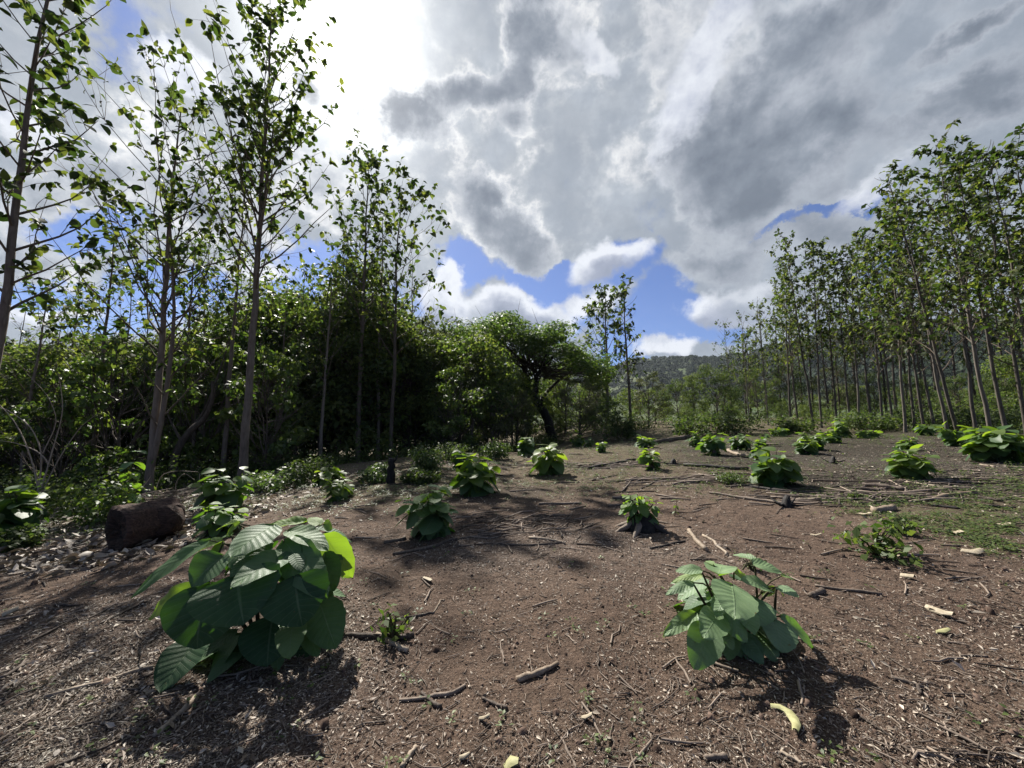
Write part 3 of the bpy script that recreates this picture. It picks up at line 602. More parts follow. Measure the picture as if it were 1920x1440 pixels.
woody('bare_bush', 'bare pale arching twigs at the left frame edge', 'shrub', base_at(70, 10.5), 10.5,
      [([(75, 930), (60, 860), (30, 790), (-20, 740)], .022, .006), ([(72, 925), (80, 850), (60, 800), (10, 765), (-30, 760)], .02, .005), ([(70, 920), (95, 870), (70, 845), (30, 830), (-10, 825)], .018, .005), ([(75, 925), (100, 840), (120, 770), (110, 700)], .02, .005),
       ([(78, 925), (110, 860), (150, 800), (190, 770)], .018, .005), ([(80, 850), (110, 790), (90, 740), (50, 700)], .012, .004)], 'pale', 'branch')
woody('bare_bush', 'pale arching dead twigs between the twin trunks and the tallest trunk', 'shrub', base_at(320, 9.6), 9.6,
      [([(285, 945), (300, 890), (330, 882), (372, 885)], .012, .005), ([(330, 950), (328, 905), (345, 885), (365, 900)], .01, .004), ([(375, 960), (374, 915), (374, 888)], .01, .006), ([(260, 920), (275, 905), (283, 892)], .012, .006)], 'pale', 'branch')
# the mass behind
g1, g2 = G(), G(); rng = np.random.RandomState(9); keys = ['dark1', 'dark2', 'dark3', 'olive1', 'green1']
prof = ([-700, 0, 200, 400, 560, 660, 760, 850, 950, 1050, 1150, 1250, 1400, 1600, 1800, 2000, 2700], [600, 650, 650, 620, 560, 540, 620, 620, 650, 690, 715, 730, 715, 720, 715, 700, 640])
for k in range(95):
    px = -650 + k * 34 + rng.uniform(-20, 20)
    for Y in ((22, 30, 44) if px < 900 else (29, 36, 48)):
        Y = Y + rng.uniform(-2, 4)
        if px > 1850 and Y < 40: Y -= 6
        b = base_at(px, Y); hh = top_h(np.interp(px, *prof) + rng.uniform(0, 60) + (35 if px > 900 and Y < 33.5 else 0), Y, b[2]); raw = FV[keys[rng.randint(5) if px < 950 else rng.choice([2, 3, 4])]][0]
        a = rng.uniform(0, 6.28); s_ = hh / 8; Rm = np.array([[math.cos(a), -math.sin(a), 0], [math.sin(a), math.cos(a), 0], [0, 0, 1]]) * np.array([s_, s_, s_])[:, None]
        g1.merge(raw[0], (Rm, b)); sub = G(); lv = raw[2]; V = np.concatenate(lv.v).reshape(-1, 4, 3); sel = np.arange(len(V)) % 2 == (k % 2)
        c = V.mean(1, keepdims=True); V = (c + (V - c) * 1.35)[sel]; sub.add(V.reshape(-1, 3), np.arange(len(V) * 4).reshape(-1, 4), np.concatenate(lv.t).reshape(-1, 4)[sel].ravel()); g2.merge(sub, (Rm, b))
o0 = np.array([0, 32, float(tz(0, 32))]); e = empty('background_forest', o0, 'dense dark forest closing off the clearing behind the single trees', 'forest'); e['kind'] = 'stuff'
for nm, g_, mt in (('trunks', g1, M['bark_far']), ('foliage', g2, M['forest'])):
    g_.v = [v - o0 for v in g_.v]; o = obj(nm, g_, mt, e); o['kind'] = 'stuff'

# --- the dome tree with the black leaning trunk
def dome_tree():
    Y = 27.; b = base_at(1037, Y); e = empty('dome_tree', b, 'broad bright green dome-crowned tree with black leaning forked trunk', 'tree')
    rng = np.random.RandomState(61); tr = G(); br = G(); lf = G()
    def L(px, py, dy=0): return atY(px, py, Y + dy) - b
    def limb(pts, r0, r1, g=tr, k=7):
        pts = np.array(pts); n = len(pts); t = np.linspace(0, n - 1, (n - 1) * 4 + 1)
        q = np.stack([np.interp(t, range(n), pts[:, i]) for i in range(3)], -1); q[1:-1] = (q[:-2] + q[1:-1] * 2 + q[2:]) / 4; q[1:-1] += rng.normal(0, .04, q[1:-1].shape)
        g.tube(q, np.linspace(r0, r1, len(q)), k, .2)
    limb([(0, 0, -.3), L(1030, 795), L(1015, 765), L(1000, 742)], .36, .26)
    limb([L(1000, 742), L(985, 725, .5), L(962, 710, 1), L(930, 690, 1.5), L(890, 660, 2)], .2, .04)
    limb([L(1002, 745), L(1005, 720, -.5), L(1012, 690, -1), L(1040, 665, -1.5), L(1075, 650, -2)], .22, .05)
    limb([L(1010, 758), L(1025, 735, 1), L(1050, 710, 2), L(1085, 690, 3), L(1110, 672, 3)], .15, .04)
    limb([L(1012, 690), L(990, 660, 1), L(960, 635, 2)], .12, .03); limb([L(1012, 692), L(1030, 650, -2), L(1035, 625, -3)], .1, .03)
    cl = []
    for i in range(135):
        px = rng.uniform(888, 1130); top = np.interp(px, [885, 935, 990, 1040, 1090, 1130], [600, 597, 604, 622, 648, 682]); py = top + 6 + 11 * math.sin(px * .071) + 7 * math.sin(px * .19 + 1) + min(abs(rng.normal(0, 1)) * 22, 52); dy = rng.uniform(-4.5, 4.5)
        c = L(px, py, dy); r = rng.uniform(.4, 1.05); clump_leaves(lf, c, r * 1.5, r * 1.5, r * .45, int(150 * r + 40), .17, rng, 1.2); cl.append(c)
    for c in cl[::2]:
        s0 = L(1005 + rng.uniform(-25, 30), 700 + rng.uniform(-20, 15)); m_ = (s0 + c) / 2 + rng.normal(0, .3, 3); br.tube(np.array([s0, m_, c]), [.06, .04, .012], 4, .3)
        for q in range(2): br.tube(np.array([m_, (m_ + c) / 2 + rng.normal(0, .4, 3), c + rng.normal(0, .6, 3)]), [.03, .02, .006], 3, .6)
    obj('trunk', tr, M['char'], e); obj('branches', br, M['bark_far'], e); obj('crown', lf, M['dome'], e)
dome_tree()

# ------------------------------------------------------------------ sprouting plants
def hero(name, base, Y0, zr, leaves, stems, label, mat='sprout', extra=0, seed=1, er=.4, eh=.5):
    """zr: (x0,y0,scale) of the detail view the leaf sketch was read from; leaves: (ax,ay,tx,ty,w,da,dt,tint)"""
    e = empty(name, base, label, 'plant', 'big-leaved sprouts on the bare soil'); rng = np.random.RandomState(seed)
    def Pt(zx, zy, dy): return atY(zr[0] + zx / zr[2], zr[1] + zy / zr[2], Y0 + dy) - base
    ppm = F / Y0
    for (ax, ay, tx, ty, w, da, dt, tint) in leaves:
        if tint < .3: w *= 1.1; tint *= .5  # drooping leaves: shade from the leaves above is put into their tint
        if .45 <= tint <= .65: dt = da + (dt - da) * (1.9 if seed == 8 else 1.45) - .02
        a = Pt(ax, ay, da); t = Pt(tx, ty, dt); A = t - a; Ln = np.linalg.norm(A); A /= Ln
        N = np.array([0, -.75, .8]) if A[2] < -.3 else np.array([0, -.45, 1.]); N = N + rng.normal(0, .12, 3)
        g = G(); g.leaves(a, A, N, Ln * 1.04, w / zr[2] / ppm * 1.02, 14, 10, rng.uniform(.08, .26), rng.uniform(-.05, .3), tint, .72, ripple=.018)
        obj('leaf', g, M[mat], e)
        s = G(); c0 = Pt(ax, ay, da); st_ = np.array([c0[0] * .55, c0[1] * .55 + .03, c0[2] - .03 - .08 * rng.uniform()]); s.tube(np.array([c0 + A * .01, (c0 + st_) / 2 + [0, 0, .015], st_]), [.004, .005, .006], 5, .7); obj('petiole', s, M['stem'], e)
    for (x0, y0, x1, y1, dy) in stems:
        p0 = np.array([rng.normal(0, .035), rng.normal(0, .035), -.03]); p1 = Pt(x0, y0, dy); p2 = Pt(x1, y1, dy); g = G()
        g.tube(np.array([p0, p0 * .4 + p1 * .6 + [0, 0, .03], p1, (p1 + p2) / 2, p2]), [.013, .011, .009, .008, .005], 7, .3); obj('stem', g, M['stem'], e)
    if extra:
        g = G(); a = rng.uniform(0, 6.283, extra); q = rng.uniform(.1, er, extra); z = rng.uniform(.08, eh, extra)
        bk = (np.arange(extra) % 2) * (z > .12); P = np.stack([np.cos(a) * q * .55, np.sin(a) * q * .45 + .06 + .16 * bk, z], -1); A = np.stack([np.cos(a), np.sin(a) * .8 + .3 * bk, rng.uniform(-1, -.1, extra) * (1 - .6 * bk)], -1)
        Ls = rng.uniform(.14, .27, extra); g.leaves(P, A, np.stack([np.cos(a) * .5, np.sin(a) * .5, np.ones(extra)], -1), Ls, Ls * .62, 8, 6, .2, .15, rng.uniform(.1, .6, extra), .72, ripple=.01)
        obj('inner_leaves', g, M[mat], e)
    return e
b1 = hit(492, 1238); b1[1] += .05
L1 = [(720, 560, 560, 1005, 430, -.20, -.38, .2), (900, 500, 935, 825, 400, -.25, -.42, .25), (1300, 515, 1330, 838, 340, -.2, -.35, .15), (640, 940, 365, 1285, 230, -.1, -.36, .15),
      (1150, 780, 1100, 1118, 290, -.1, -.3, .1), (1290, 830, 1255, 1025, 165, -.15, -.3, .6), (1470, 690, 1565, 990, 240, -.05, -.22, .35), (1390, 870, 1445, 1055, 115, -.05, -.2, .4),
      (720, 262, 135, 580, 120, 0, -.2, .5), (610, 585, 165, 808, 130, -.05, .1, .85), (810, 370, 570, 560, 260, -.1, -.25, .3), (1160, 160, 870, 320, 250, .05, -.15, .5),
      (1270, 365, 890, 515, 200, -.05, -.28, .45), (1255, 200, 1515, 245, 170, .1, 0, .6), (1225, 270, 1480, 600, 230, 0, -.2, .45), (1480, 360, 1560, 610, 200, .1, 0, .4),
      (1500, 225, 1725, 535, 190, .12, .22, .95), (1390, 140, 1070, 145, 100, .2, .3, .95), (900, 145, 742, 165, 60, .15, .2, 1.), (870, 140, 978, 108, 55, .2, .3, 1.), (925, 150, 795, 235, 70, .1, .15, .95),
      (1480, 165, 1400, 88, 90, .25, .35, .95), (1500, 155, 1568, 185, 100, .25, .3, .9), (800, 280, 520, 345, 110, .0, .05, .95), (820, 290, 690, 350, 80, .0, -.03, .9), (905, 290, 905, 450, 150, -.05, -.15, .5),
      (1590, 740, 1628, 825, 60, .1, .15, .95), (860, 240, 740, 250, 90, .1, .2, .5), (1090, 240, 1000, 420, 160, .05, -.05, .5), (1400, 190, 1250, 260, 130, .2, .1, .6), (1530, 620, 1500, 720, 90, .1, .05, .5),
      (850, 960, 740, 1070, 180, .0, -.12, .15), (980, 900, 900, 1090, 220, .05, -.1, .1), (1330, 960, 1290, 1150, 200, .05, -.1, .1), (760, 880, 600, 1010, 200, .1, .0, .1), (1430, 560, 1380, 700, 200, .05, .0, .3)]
S1 = [(1140, 400, 1140, 175, .05), (890, 480, 870, 250, 0), (1280, 500, 1300, 200, .1), (1310, 520, 1480, 220, .12), (1020, 400, 900, 170, .12), (1350, 500, 1390, 190, .15), (700, 560, 800, 300, -.03)]
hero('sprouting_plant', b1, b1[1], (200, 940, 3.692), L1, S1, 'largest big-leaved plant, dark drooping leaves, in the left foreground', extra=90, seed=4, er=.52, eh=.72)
b2 = hit(1398, 1222); b2[1] += .03
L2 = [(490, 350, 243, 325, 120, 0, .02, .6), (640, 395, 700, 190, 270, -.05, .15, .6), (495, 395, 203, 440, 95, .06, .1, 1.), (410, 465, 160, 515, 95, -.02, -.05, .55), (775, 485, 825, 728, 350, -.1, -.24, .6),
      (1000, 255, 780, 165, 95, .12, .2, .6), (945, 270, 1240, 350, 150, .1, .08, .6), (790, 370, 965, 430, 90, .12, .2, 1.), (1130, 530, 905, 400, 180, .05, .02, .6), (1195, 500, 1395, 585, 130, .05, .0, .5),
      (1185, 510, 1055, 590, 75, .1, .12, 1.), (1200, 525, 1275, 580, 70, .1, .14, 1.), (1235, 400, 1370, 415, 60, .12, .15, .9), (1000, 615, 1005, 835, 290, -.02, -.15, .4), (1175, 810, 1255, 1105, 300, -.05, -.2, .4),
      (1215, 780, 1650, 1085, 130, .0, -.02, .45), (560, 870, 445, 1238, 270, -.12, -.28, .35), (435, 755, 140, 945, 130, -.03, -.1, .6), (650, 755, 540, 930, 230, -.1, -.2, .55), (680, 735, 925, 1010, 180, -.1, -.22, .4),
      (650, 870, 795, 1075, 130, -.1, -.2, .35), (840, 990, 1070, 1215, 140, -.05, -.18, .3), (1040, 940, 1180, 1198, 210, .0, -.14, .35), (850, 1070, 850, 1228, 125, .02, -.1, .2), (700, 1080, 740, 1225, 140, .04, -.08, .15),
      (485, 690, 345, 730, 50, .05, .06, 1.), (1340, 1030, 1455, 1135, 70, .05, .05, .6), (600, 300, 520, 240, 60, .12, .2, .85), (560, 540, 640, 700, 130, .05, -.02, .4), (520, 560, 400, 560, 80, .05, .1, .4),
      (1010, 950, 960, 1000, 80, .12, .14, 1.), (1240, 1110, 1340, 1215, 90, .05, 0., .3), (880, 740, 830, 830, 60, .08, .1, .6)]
S2 = [(550, 735, 400, 470, 0), (620, 680, 490, 375, .02), (810, 850, 770, 480, -.02), (1030, 930, 990, 320, .08), (1170, 820, 1190, 510, .05), (640, 480, 600, 400, .06)]
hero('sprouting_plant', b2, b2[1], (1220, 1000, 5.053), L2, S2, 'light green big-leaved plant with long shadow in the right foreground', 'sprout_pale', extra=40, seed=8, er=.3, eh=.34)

def sprout(w, h, seed, stems=6, leaf=.24, nu=6, nv=4, mat='sprout_far', tb=0., wd=.72):
    rng = np.random.RandomState(seed); st_ = G(); lf = G(); P, A, N, Ls, T = [], [], [], [], []
    sk = rng.normal(0, .13 * w, 2)
    for i in range(stems):
        a = i * 6.283 / stems + rng.uniform(-.7, .7); q = w * .5 * rng.uniform(.15, .8) if i else 0.02
        top = np.array([math.cos(a) * q + sk[0], math.sin(a) * q + sk[1], h * rng.uniform(.4, 1.0)]); mid = top * [.55, .55, .5]
        st_.tube(np.array([[math.cos(a) * .03, math.sin(a) * .03, -.03], mid, top]), [.012, .009, .005], 5, .4)
        nn = rng.randint(4, 6)
        for k in range(nn):
            f = (k + 1) / nn; p = mid * (1 - f) * .8 + top * f if f > .3 else mid * .6 * (f + .5); aa = rng.uniform(0, 3.14)
            for s_ in (0, math.pi):
                an = aa + s_ + rng.uniform(-.3, .3); d = np.array([math.cos(an), math.sin(an), 0]); out_ = np.array([math.cos(a), math.sin(a), 0]) * .7; d = d + out_ + rng.normal(0, .2, 3); d[2] = (-1.3 + 1.35 * f) + rng.uniform(-.4, .4)
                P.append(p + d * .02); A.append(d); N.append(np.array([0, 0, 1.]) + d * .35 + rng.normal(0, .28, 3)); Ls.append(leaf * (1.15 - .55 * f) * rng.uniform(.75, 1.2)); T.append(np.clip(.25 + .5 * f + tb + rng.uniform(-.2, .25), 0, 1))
    P, A, N, Ls, T = map(np.array, (P, A, N, Ls, T)); lf.leaves(P, A, N, Ls, Ls * rng.uniform(.8, 1.1, len(Ls)) * wd, nu, nv, rng.uniform(.1, .35, len(Ls)), rng.uniform(-.1, .25, len(Ls)), T, .72, ripple=.012)
    return st_, lf
SG = 'big-leaved sprouts on the bare soil'
SP = [  # px, base y, width px, height px, stems, label, tint
 (815, 1000, 118, 84, 9, 'round leafy plant beside the pile of twigs', 0.),
 (888, 924, 100, 78, 7, 'upright plant with one bright lime leaf sticking out left', .1),
 (1030, 888, 78, 56, 7, 'yellow-green plant in the middle of the clearing, two big side leaves', .25),
 (1224, 880, 50, 40, 5, 'small plant left of the black branch on burnt soil', .1),
 (1452, 908, 96, 62, 11, 'wide dense plant on the right part of the clearing, glowing right edge', .1),
 (1425, 862, 36, 34, 4, 'little plant directly behind the wide dense one', .1),
 (1718, 896, 82, 52, 10, 'rounded bright plant on the burnt soil to the right', .15),
 (1862, 864, 112, 62, 14, 'biggest mound of leaves near the right edge', 0.),
 (1806, 836, 76, 38, 10, 'leafy mound just left of and behind the biggest right mound', .1),
 (1340, 854, 54, 40, 8, 'dark plant with pale log behind it', 0.), (1308, 838, 32, 28, 5, 'small plant left of the dark plant by the pale log', .0), (1386, 844, 38, 28, 6, 'small plant right of the dark plant by the pale log', .05),
 (1430, 836, 26, 22, 4, 'tiny far plant before the stand, left', .05), (1514, 852, 42, 26, 7, 'low rounded plant in front of its twin', .1), (1532, 843, 44, 32, 7, 'low rounded plant behind its twin', .1),
 (1562, 830, 36, 22, 6, 'low plant at the foot of the tall bushy one', .1), (1580, 820, 40, 36, 7, 'tall bushy plant below the stand trunks', .1), (1628, 822, 32, 18, 5, 'flat little plant before the stand, centre', .1),
 (1700, 844, 42, 26, 6, 'plant just behind the rounded bright one', .1), (1733, 816, 42, 20, 6, 'far plant at the foot of the leaning trees', .0), (1206, 840, 40, 22, 6, 'small plant at the end of the fallen trunk', .1),
 (1084, 838, 34, 28, 5, 'small dark plant below the dome tree, beside a smaller one', 0.), (1104, 838, 22, 18, 4, 'smaller one of the two plants below the dome tree', 0.), (1128, 848, 22, 18, 4, 'tiny lone plant below the two sky trees', .1),
 (986, 854, 46, 34, 7, 'dark plant at the grass edge behind the yellow-green one', 0.), (862, 880, 56, 36, 7, 'dark plant partly hidden behind the upright one', -.1), (638, 938, 62, 46, 7, 'plant at the litter edge with bright lime top leaves', .2),
 (612, 908, 66, 34, 5, 'flat pale plant behind the litter-edge plant', .2), (412, 962, 92, 82, 9, 'leafy plant beside the tallest trunk', 0.), (396, 1006, 84, 62, 7, 'lower plant between the rotten log and the largest plant', .1),
 (48, 1004, 170, 88, 10, 'broad-leaved plant at the left frame edge', -.1), (1912, 842, 40, 30, 6, 'plant cut by the right frame edge', .1), (722, 893, 40, 28, 4, 'pale small plant next to the burnt post', .1), (1650, 806, 44, 16, 6, 'low plant among the stand trunks', 0.), (1470, 818, 34, 18, 5, 'low plant at the left foot of the stand', 0.)]
for i, (px, by, w, h, ns, lab, tb) in enumerate(SP):
    b = hit(px, by); Y = min(b[1], 30); W_ = w / F * Y; H_ = h / F * Y * .98; lfz = .30 * min(1.2, max(W_, .5)) if Y < 10 else .26
    e = empty('sprouting_plant', b, lab, 'plant', SG); s_, l_ = sprout(W_ * .84, H_ * 1.02, 700 + i, int(ns * 1.2) + 1, min(lfz * 1.3, W_ * .5), tb=tb - .08, wd=.85)
    obj('stem', s_, M['stem'], e); obj('foliage', l_, M['sprout' if Y < 6.5 else 'sprout_far'], e)
    if Y < 16:
        rg = np.random.RandomState(60 + i); sg = G(); r_ = rg.uniform(.05, .09); hh_ = rg.uniform(.06, .15); sg.tube(np.array([[0, 0, -.04], [0, 0, .02], [0, 0, hh_], [.01, 0, hh_ + .01]]), [r_ * 1.5, r_ * 1.15, r_, r_ * .8], 10, .4, cap=True, rough=.13, rng=rg); obj('stump', sg, M['char' if i % 3 else 'stick'], e)

# stump with sprouts
def stump():
    b = hit(1205, 992); e = empty('tree_stump', b, 'charred stump with pale roots, a leafy sprout growing on it', 'stump'); rng = np.random.RandomState(3)
    g = G(); s = b[1] / 5.5
    g.tube(np.array([[0, 0, -.05], [0, 0, .05], [0, 0, .13], [.01, 0, .19], [.01, 0, .195]]) * s, np.array([.24, .19, .15, .125, .12]) * s, 14, .3, cap=True, rough=.12, rng=rng); obj('stump_wood', g, M['char'], e)
    for a in (2.6, 3.3, 4.1, 5.6, .2):
        g = G(); d = np.array([math.cos(a), math.sin(a), 0]); g.tube(np.array([d * .1 + [0, 0, .10], d * .2 + [0, 0, .05], d * .33 + [0, 0, .0], d * .42 + [0, 0, -.04]]) * s, np.array([.05, .045, .03, .012]) * s, 6, .6, rough=.1, rng=rng); obj('root', g, M['stick' if a < 5 else 'char'], e)
    e2 = empty('sprouting_plant', b + np.array([0, 0, .17 * s]), 'yellow-green sprout growing out of the charred stump', 'plant', SG); st_, lf = sprout(.5 * s, .36 * s, 41, 7, .2 * s, tb=.2)
    obj('stem', st_, M['stem'], e2); obj('foliage', lf, M['sprout'], e2)
stump()
# sapling with tiers of big leaves behind the log
def tier_sapling(px, by, top, label, n=9, leaf=.3, seed=5, w=.7, mat='sprout', Y=None):
    b = hit(px, by) if Y is None else base_at(px, Y); h = 1.5 + (795 - top) / F * b[1] - b[2]; e = empty('seedling', b, label, 'plant'); rng = np.random.RandomState(seed); s = G(); l = G()
    pts = np.stack([np.linspace(0, .05, 6), np.zeros(6), np.linspace(-.03, h, 6)], -1); s.tube(pts, np.linspace(.014, .005, 6) * (1 if leaf > .1 else .4), 6, .5); P, A, N, Ls, T = [], [], [], [], []
    for k in range(n):
        f = .3 + .7 * k / (n - 1); a = k * 1.57 + rng.uniform(-.3, .3)
        for q in (0, math.pi):
            d = np.array([math.cos(a + q), math.sin(a + q), -.35 + .5 * (f > .9)]); P.append([0.05 * f, 0, h * f]); A.append(d); N.append(np.array([0, 0, 1]) + d * .5); Ls.append(leaf * rng.uniform(.7, 1.1)); T.append(rng.uniform(.3, 1))
    P, A, N, Ls, T = map(np.array, (P, A, N, Ls, T)); l.leaves(P, A, N, Ls, Ls * w, 8, 6, .35, .15, T, .68, ripple=.01); obj('stem', s, M['stem'], e); obj('foliage', l, M[mat], e)
tier_sapling(236, 960, 845, 'upright seedling with tiers of large heart-shaped leaves behind the log', 5, .34, 5, .8)
tier_sapling(1264, 968, 932, 'tiny upright seedling right of the charred stump', 3, .09, 6, .5, 'lime')
tier_sapling(1566, 968, 958, 'tiniest lone seedling on the right bare soil', 2, .05, 7, .6, 'lime')
tier_sapling(733, 866, 842, 'single-leaved shoot against the burnt-post tree', 2, .12, 9, .8, 'lime', Y=12.3)

# leafy shrubs, ferny and weedy
def shrub(px, by, w, h, label, mat, seed, n=900, size=.06, cat='shrub', stemm='stem', flat=.7, Y=None, name='shrub'):
    b = hit(px, by) if Y is None else base_at(px, Y); Y = b[1]; W_ = w / F * Y * .5; H_ = h / F * Y; e = empty(name, b, label, cat, 'shrubs and weeds of the clearing edge'); rng = np.random.RandomState(seed); s = G(); l = G()
    ns = 12
    for i in range(ns):
        a = rng.uniform(0, 6.283); q = W_ * math.sqrt((i + .5) / ns); tip = np.array([math.cos(a) * q, math.sin(a) * q, H_ * rng.uniform(.55, 1.) * (1 - .35 * (q / W_) ** 2)])
        s.tube(np.array([[0, 0, -.02], tip * [.4, .4, .55], tip]), [.012, .008, .003], 4, .5)
        for c, k in ((tip, .45), (tip * [.7, .7, .7], .35), (tip * [.85, .85, .35], .3)): clump_leaves(l, c, W_ * k, W_ * k, H_ * k * .5, n // (ns * 3), size, rng, flat)
    obj('stem', s, M[stemm], e); obj('foliage', l, M[mat], e)
shrub(170, 985, 150, 95, 'yellow-green ferny bush left of the rotten log', 'lime', 11, 1500, .07)
shrub(95, 925, 150, 60, 'grey-green bush behind the left edge plant', 'feather', 12, 1200, .08)
shrub(1642, 1040, 110, 60, 'bright spindly weed with hanging leaflets near the right side', 'lime', 13, 170, .075, 'weed')
shrub(1690, 1000, 50, 30, 'pale spindly weed by the pale wood on the right', 'weed', 14, 120, .05, 'weed')
shrub(1372, 908, 56, 26, 'fine-leaved low green weed left of the wide dense plant', 'weed', 15, 900, .03, 'weed')
shrub(738, 1205, 60, 58, 'thin green weed between the two foreground plants', 'lime', 16, 80, .04, 'weed')
shrub(1410, 1070, 30, 30, 'tiny low weed patch behind the light green plant', 'weed', 17, 60, .03, 'weed')
shrub(1605, 935, 34, 12, 'tiny green weed right of the wide dense plant', 'weed', 18, 120, .03, 'weed')
for i, (px, by, w, h, lab) in enumerate([(520, 920, 110, 40, 'low leafy weeds at the foot of the tallest trunk'), (590, 905, 90, 45, 'low weeds left of the litter-edge plant'), (800, 885, 70, 50, 'wispy bush left of the upright plant'),
        (845, 862, 80, 34, 'weeds behind the upright plant'), (925, 862, 60, 34, 'weeds at the grass edge left of the yellow-green plant'), (790, 905, 60, 26, 'dark low bush right of the burnt post'), (700, 905, 60, 30, 'dark low bush left of the burnt post'),
        (20, 1035, 70, 40, 'tuft of grassy weeds at the far left edge of the litter'), (1620, 808, 110, 34, 'green bush among the middle stand trunks'), (1720, 802, 100, 34, 'green bush at the foot of the leaning trees'),
        (1500, 812, 80, 30, 'green bush at the left foot of the stand'), (1850, 808, 120, 40, 'green bush behind the right mound plants'), (1160, 826, 70, 60, 'bush at the foot of the two sky trees'), (1290, 818, 100, 50, 'low bush behind the fallen trunk'), (1380, 815, 90, 50, 'low bush before the vine-covered tree')]):
    shrub(px, by, w, h, lab, ['weed', 'feather'][i % 2 if i < 8 else 1], 30 + i, 1500, .06 if i < 8 else .11)
# undergrowth mass along the forest foot
def undergrowth():
    rng = np.random.RandomState(88); l = G()
    for k in range(330):
        px = rng.uniform(-250, 2150); near = np.interp(px, [-250, 100, 400, 560, 760, 900, 1000, 1150, 1300, 1500, 1750, 2150], [8.5, 9.5, 12.2, 13.5, 15, 18, 20, 24, 27, 24, 17, 12]); Y = near * rng.uniform(1.0, 1.45)
        b = base_at(px, Y); r = rng.uniform(.35, .9) * (1.5 if px > 1000 and Y > near * 1.15 else 1); clump_leaves(l, b + [0, 0, r * rng.uniform(.2, .9)], r * 1.3, r * 1.3, r * .8, 150, .085, rng, .6, rng.uniform(-.2, .2))
    tag(obj('undergrowth', l, M['feather']), 'tangled low green undergrowth along the foot of the forest', 'undergrowth', None, 'stuff')
undergrowth()

# ------------------------------------------------------------------ log, post, sticks
def ground_pts(p0, p1, r, n=8, rng=None, wob=.02, lift=.0):
    a, b = hit(*p0), hit(*p1); pts = a[None] + (b - a)[None] * np.linspace(0, 1, n)[:, None]
    if rng is not None: pts[1:-1, :2] += np.cumsum(rng.normal(0, wob * np.linalg.norm(b - a) / n, (n - 2, 2)), 0) * 1.0
    pts[:, 2] = tz(pts[:, 0], pts[:, 1]) + r * .6 + lift; k = np.array([.25, .5, .25]); z = pts[:, 2].copy(); z[1:-1] = z[:-2] * .25 + z[1:-1] * .5 + z[2:] * .25
    pts[:, 2] = np.maximum(z, pts[:, 2] - r * .3); return pts
def log():
    a = hit(214, 1034); rng = np.random.RandomState(2); Y = a[1]; b = hit(345, 1000); b[1] = a[1] + .55; b[0] = (345 - 960) / F * b[1]; b[2] = tz(b[0], b[1])
    r = .5 * 94 / F * Y; ctr = (a + b) / 2; e = empty('rotten_log', ctr, 'thick dark rotten log lying on the litter', 'log')
    d = b - a; n = 22; pts = a + d * np.linspace(-.02, 1.05, n)[:, None]; pts[:, 2] += r * .74; ang = np.linspace(0, 6.283, 40, endpoint=False)
    t = d / np.linalg.norm(d); sx = np.array([-t[1], t[0], 0]); up = np.array([0, 0, 1.])
    V = []
    for i in range(n):
        f = i / (n - 1); rr = r * (1.02 - .16 * f) * (1 + .30 * (fbm(np.cos(ang) * 1.5 + 5 + f * 1.2, np.sin(ang) * 1.5 + 7, 5, 3) - .45) * 2 + .16 * (vn(ang * 5, f * 1.5 + ang * 0, 9) - .5) + .10 * (vn(ang * 11, f * 2.5 + ang * 0, 19) - .5) + .035 * rng.uniform(-1, 1, 40))
        if i in (0, n - 1): rr = rr * .9
        V.append(pts[i] + rr[:, None] * (np.cos(ang)[:, None] * sx + np.sin(ang)[:, None] * up * .92))
    V = np.array(V) - ctr; g = G(); k = 40; i = np.arange(n - 1)[:, None] * k; j = np.arange(k)[None]; j2 = (j + 1) % k; g.add(V.reshape(-1, 3), np.stack([i + j, i + k + j, i + k + j2, i + j2], -1), .45)
    obj('log_bark', g, M['rot'], e, True)
    for q, s_ in ((0, -1), (n - 1, 1)):
        g = G(); c = V[q].mean(0); rings = [V[q], c + (V[q] - c) * .7 + t * s_ * .0 + rng.normal(0, .012, (k, 3)), c + (V[q] - c) * .35 - t * s_ * .03 + rng.normal(0, .01, (k, 3)), c + (V[q] - c) * .02 - t * s_ * .05]
        i = np.arange(3)[:, None] * k; f = np.stack([i + j, i + j2, i + k + j2, i + k + j], -1); g.add(np.concatenate(rings), f, .2); obj('cut_end', g, M['rot'], e)
    g = G(); c = a + d * .62 + sx * -r * .72 * 1 + up * r * .9; c = c - ctr                  # the stub of a limb, seen end on
    dirv = np.array([.35, -.9, .12]); dirv /= np.linalg.norm(dirv); g.tube(np.array([c - dirv * .12, c, c + dirv * .06, c + dirv * .075]), [r * .62, r * .6, r * .55, r * .5], 16, .35, cap=True, rough=.05, rng=rng); obj('limb_stub', g, M['rot'], e)
log()
def post():
    b = hit(733, 906); h = 1.5 + (795 - 858) / F * b[1] - b[2]; e = empty('burnt_post', b, 'short charred black post at the foot of a trunk', 'stump'); rng = np.random.RandomState(1)
    g = G(); z = np.linspace(-.1, h, 9); g.tube(np.stack([rng.normal(0, .012, 9), rng.normal(0, .012, 9), z], -1), np.linspace(.10, .065, 9), 10, .3, cap=True, rough=.16, rng=rng); obj('post_wood', g, M['char'], e)
    g = G(); g.tube(np.array([[0.0, 0, h * .75], [.09, -.02, h * .95], [.13, 0, h * 1.15]]), [.03, .02, .01], 6, .3, cap=True, rough=.15, rng=rng); obj('splinter', g, M['char'], e)
post()
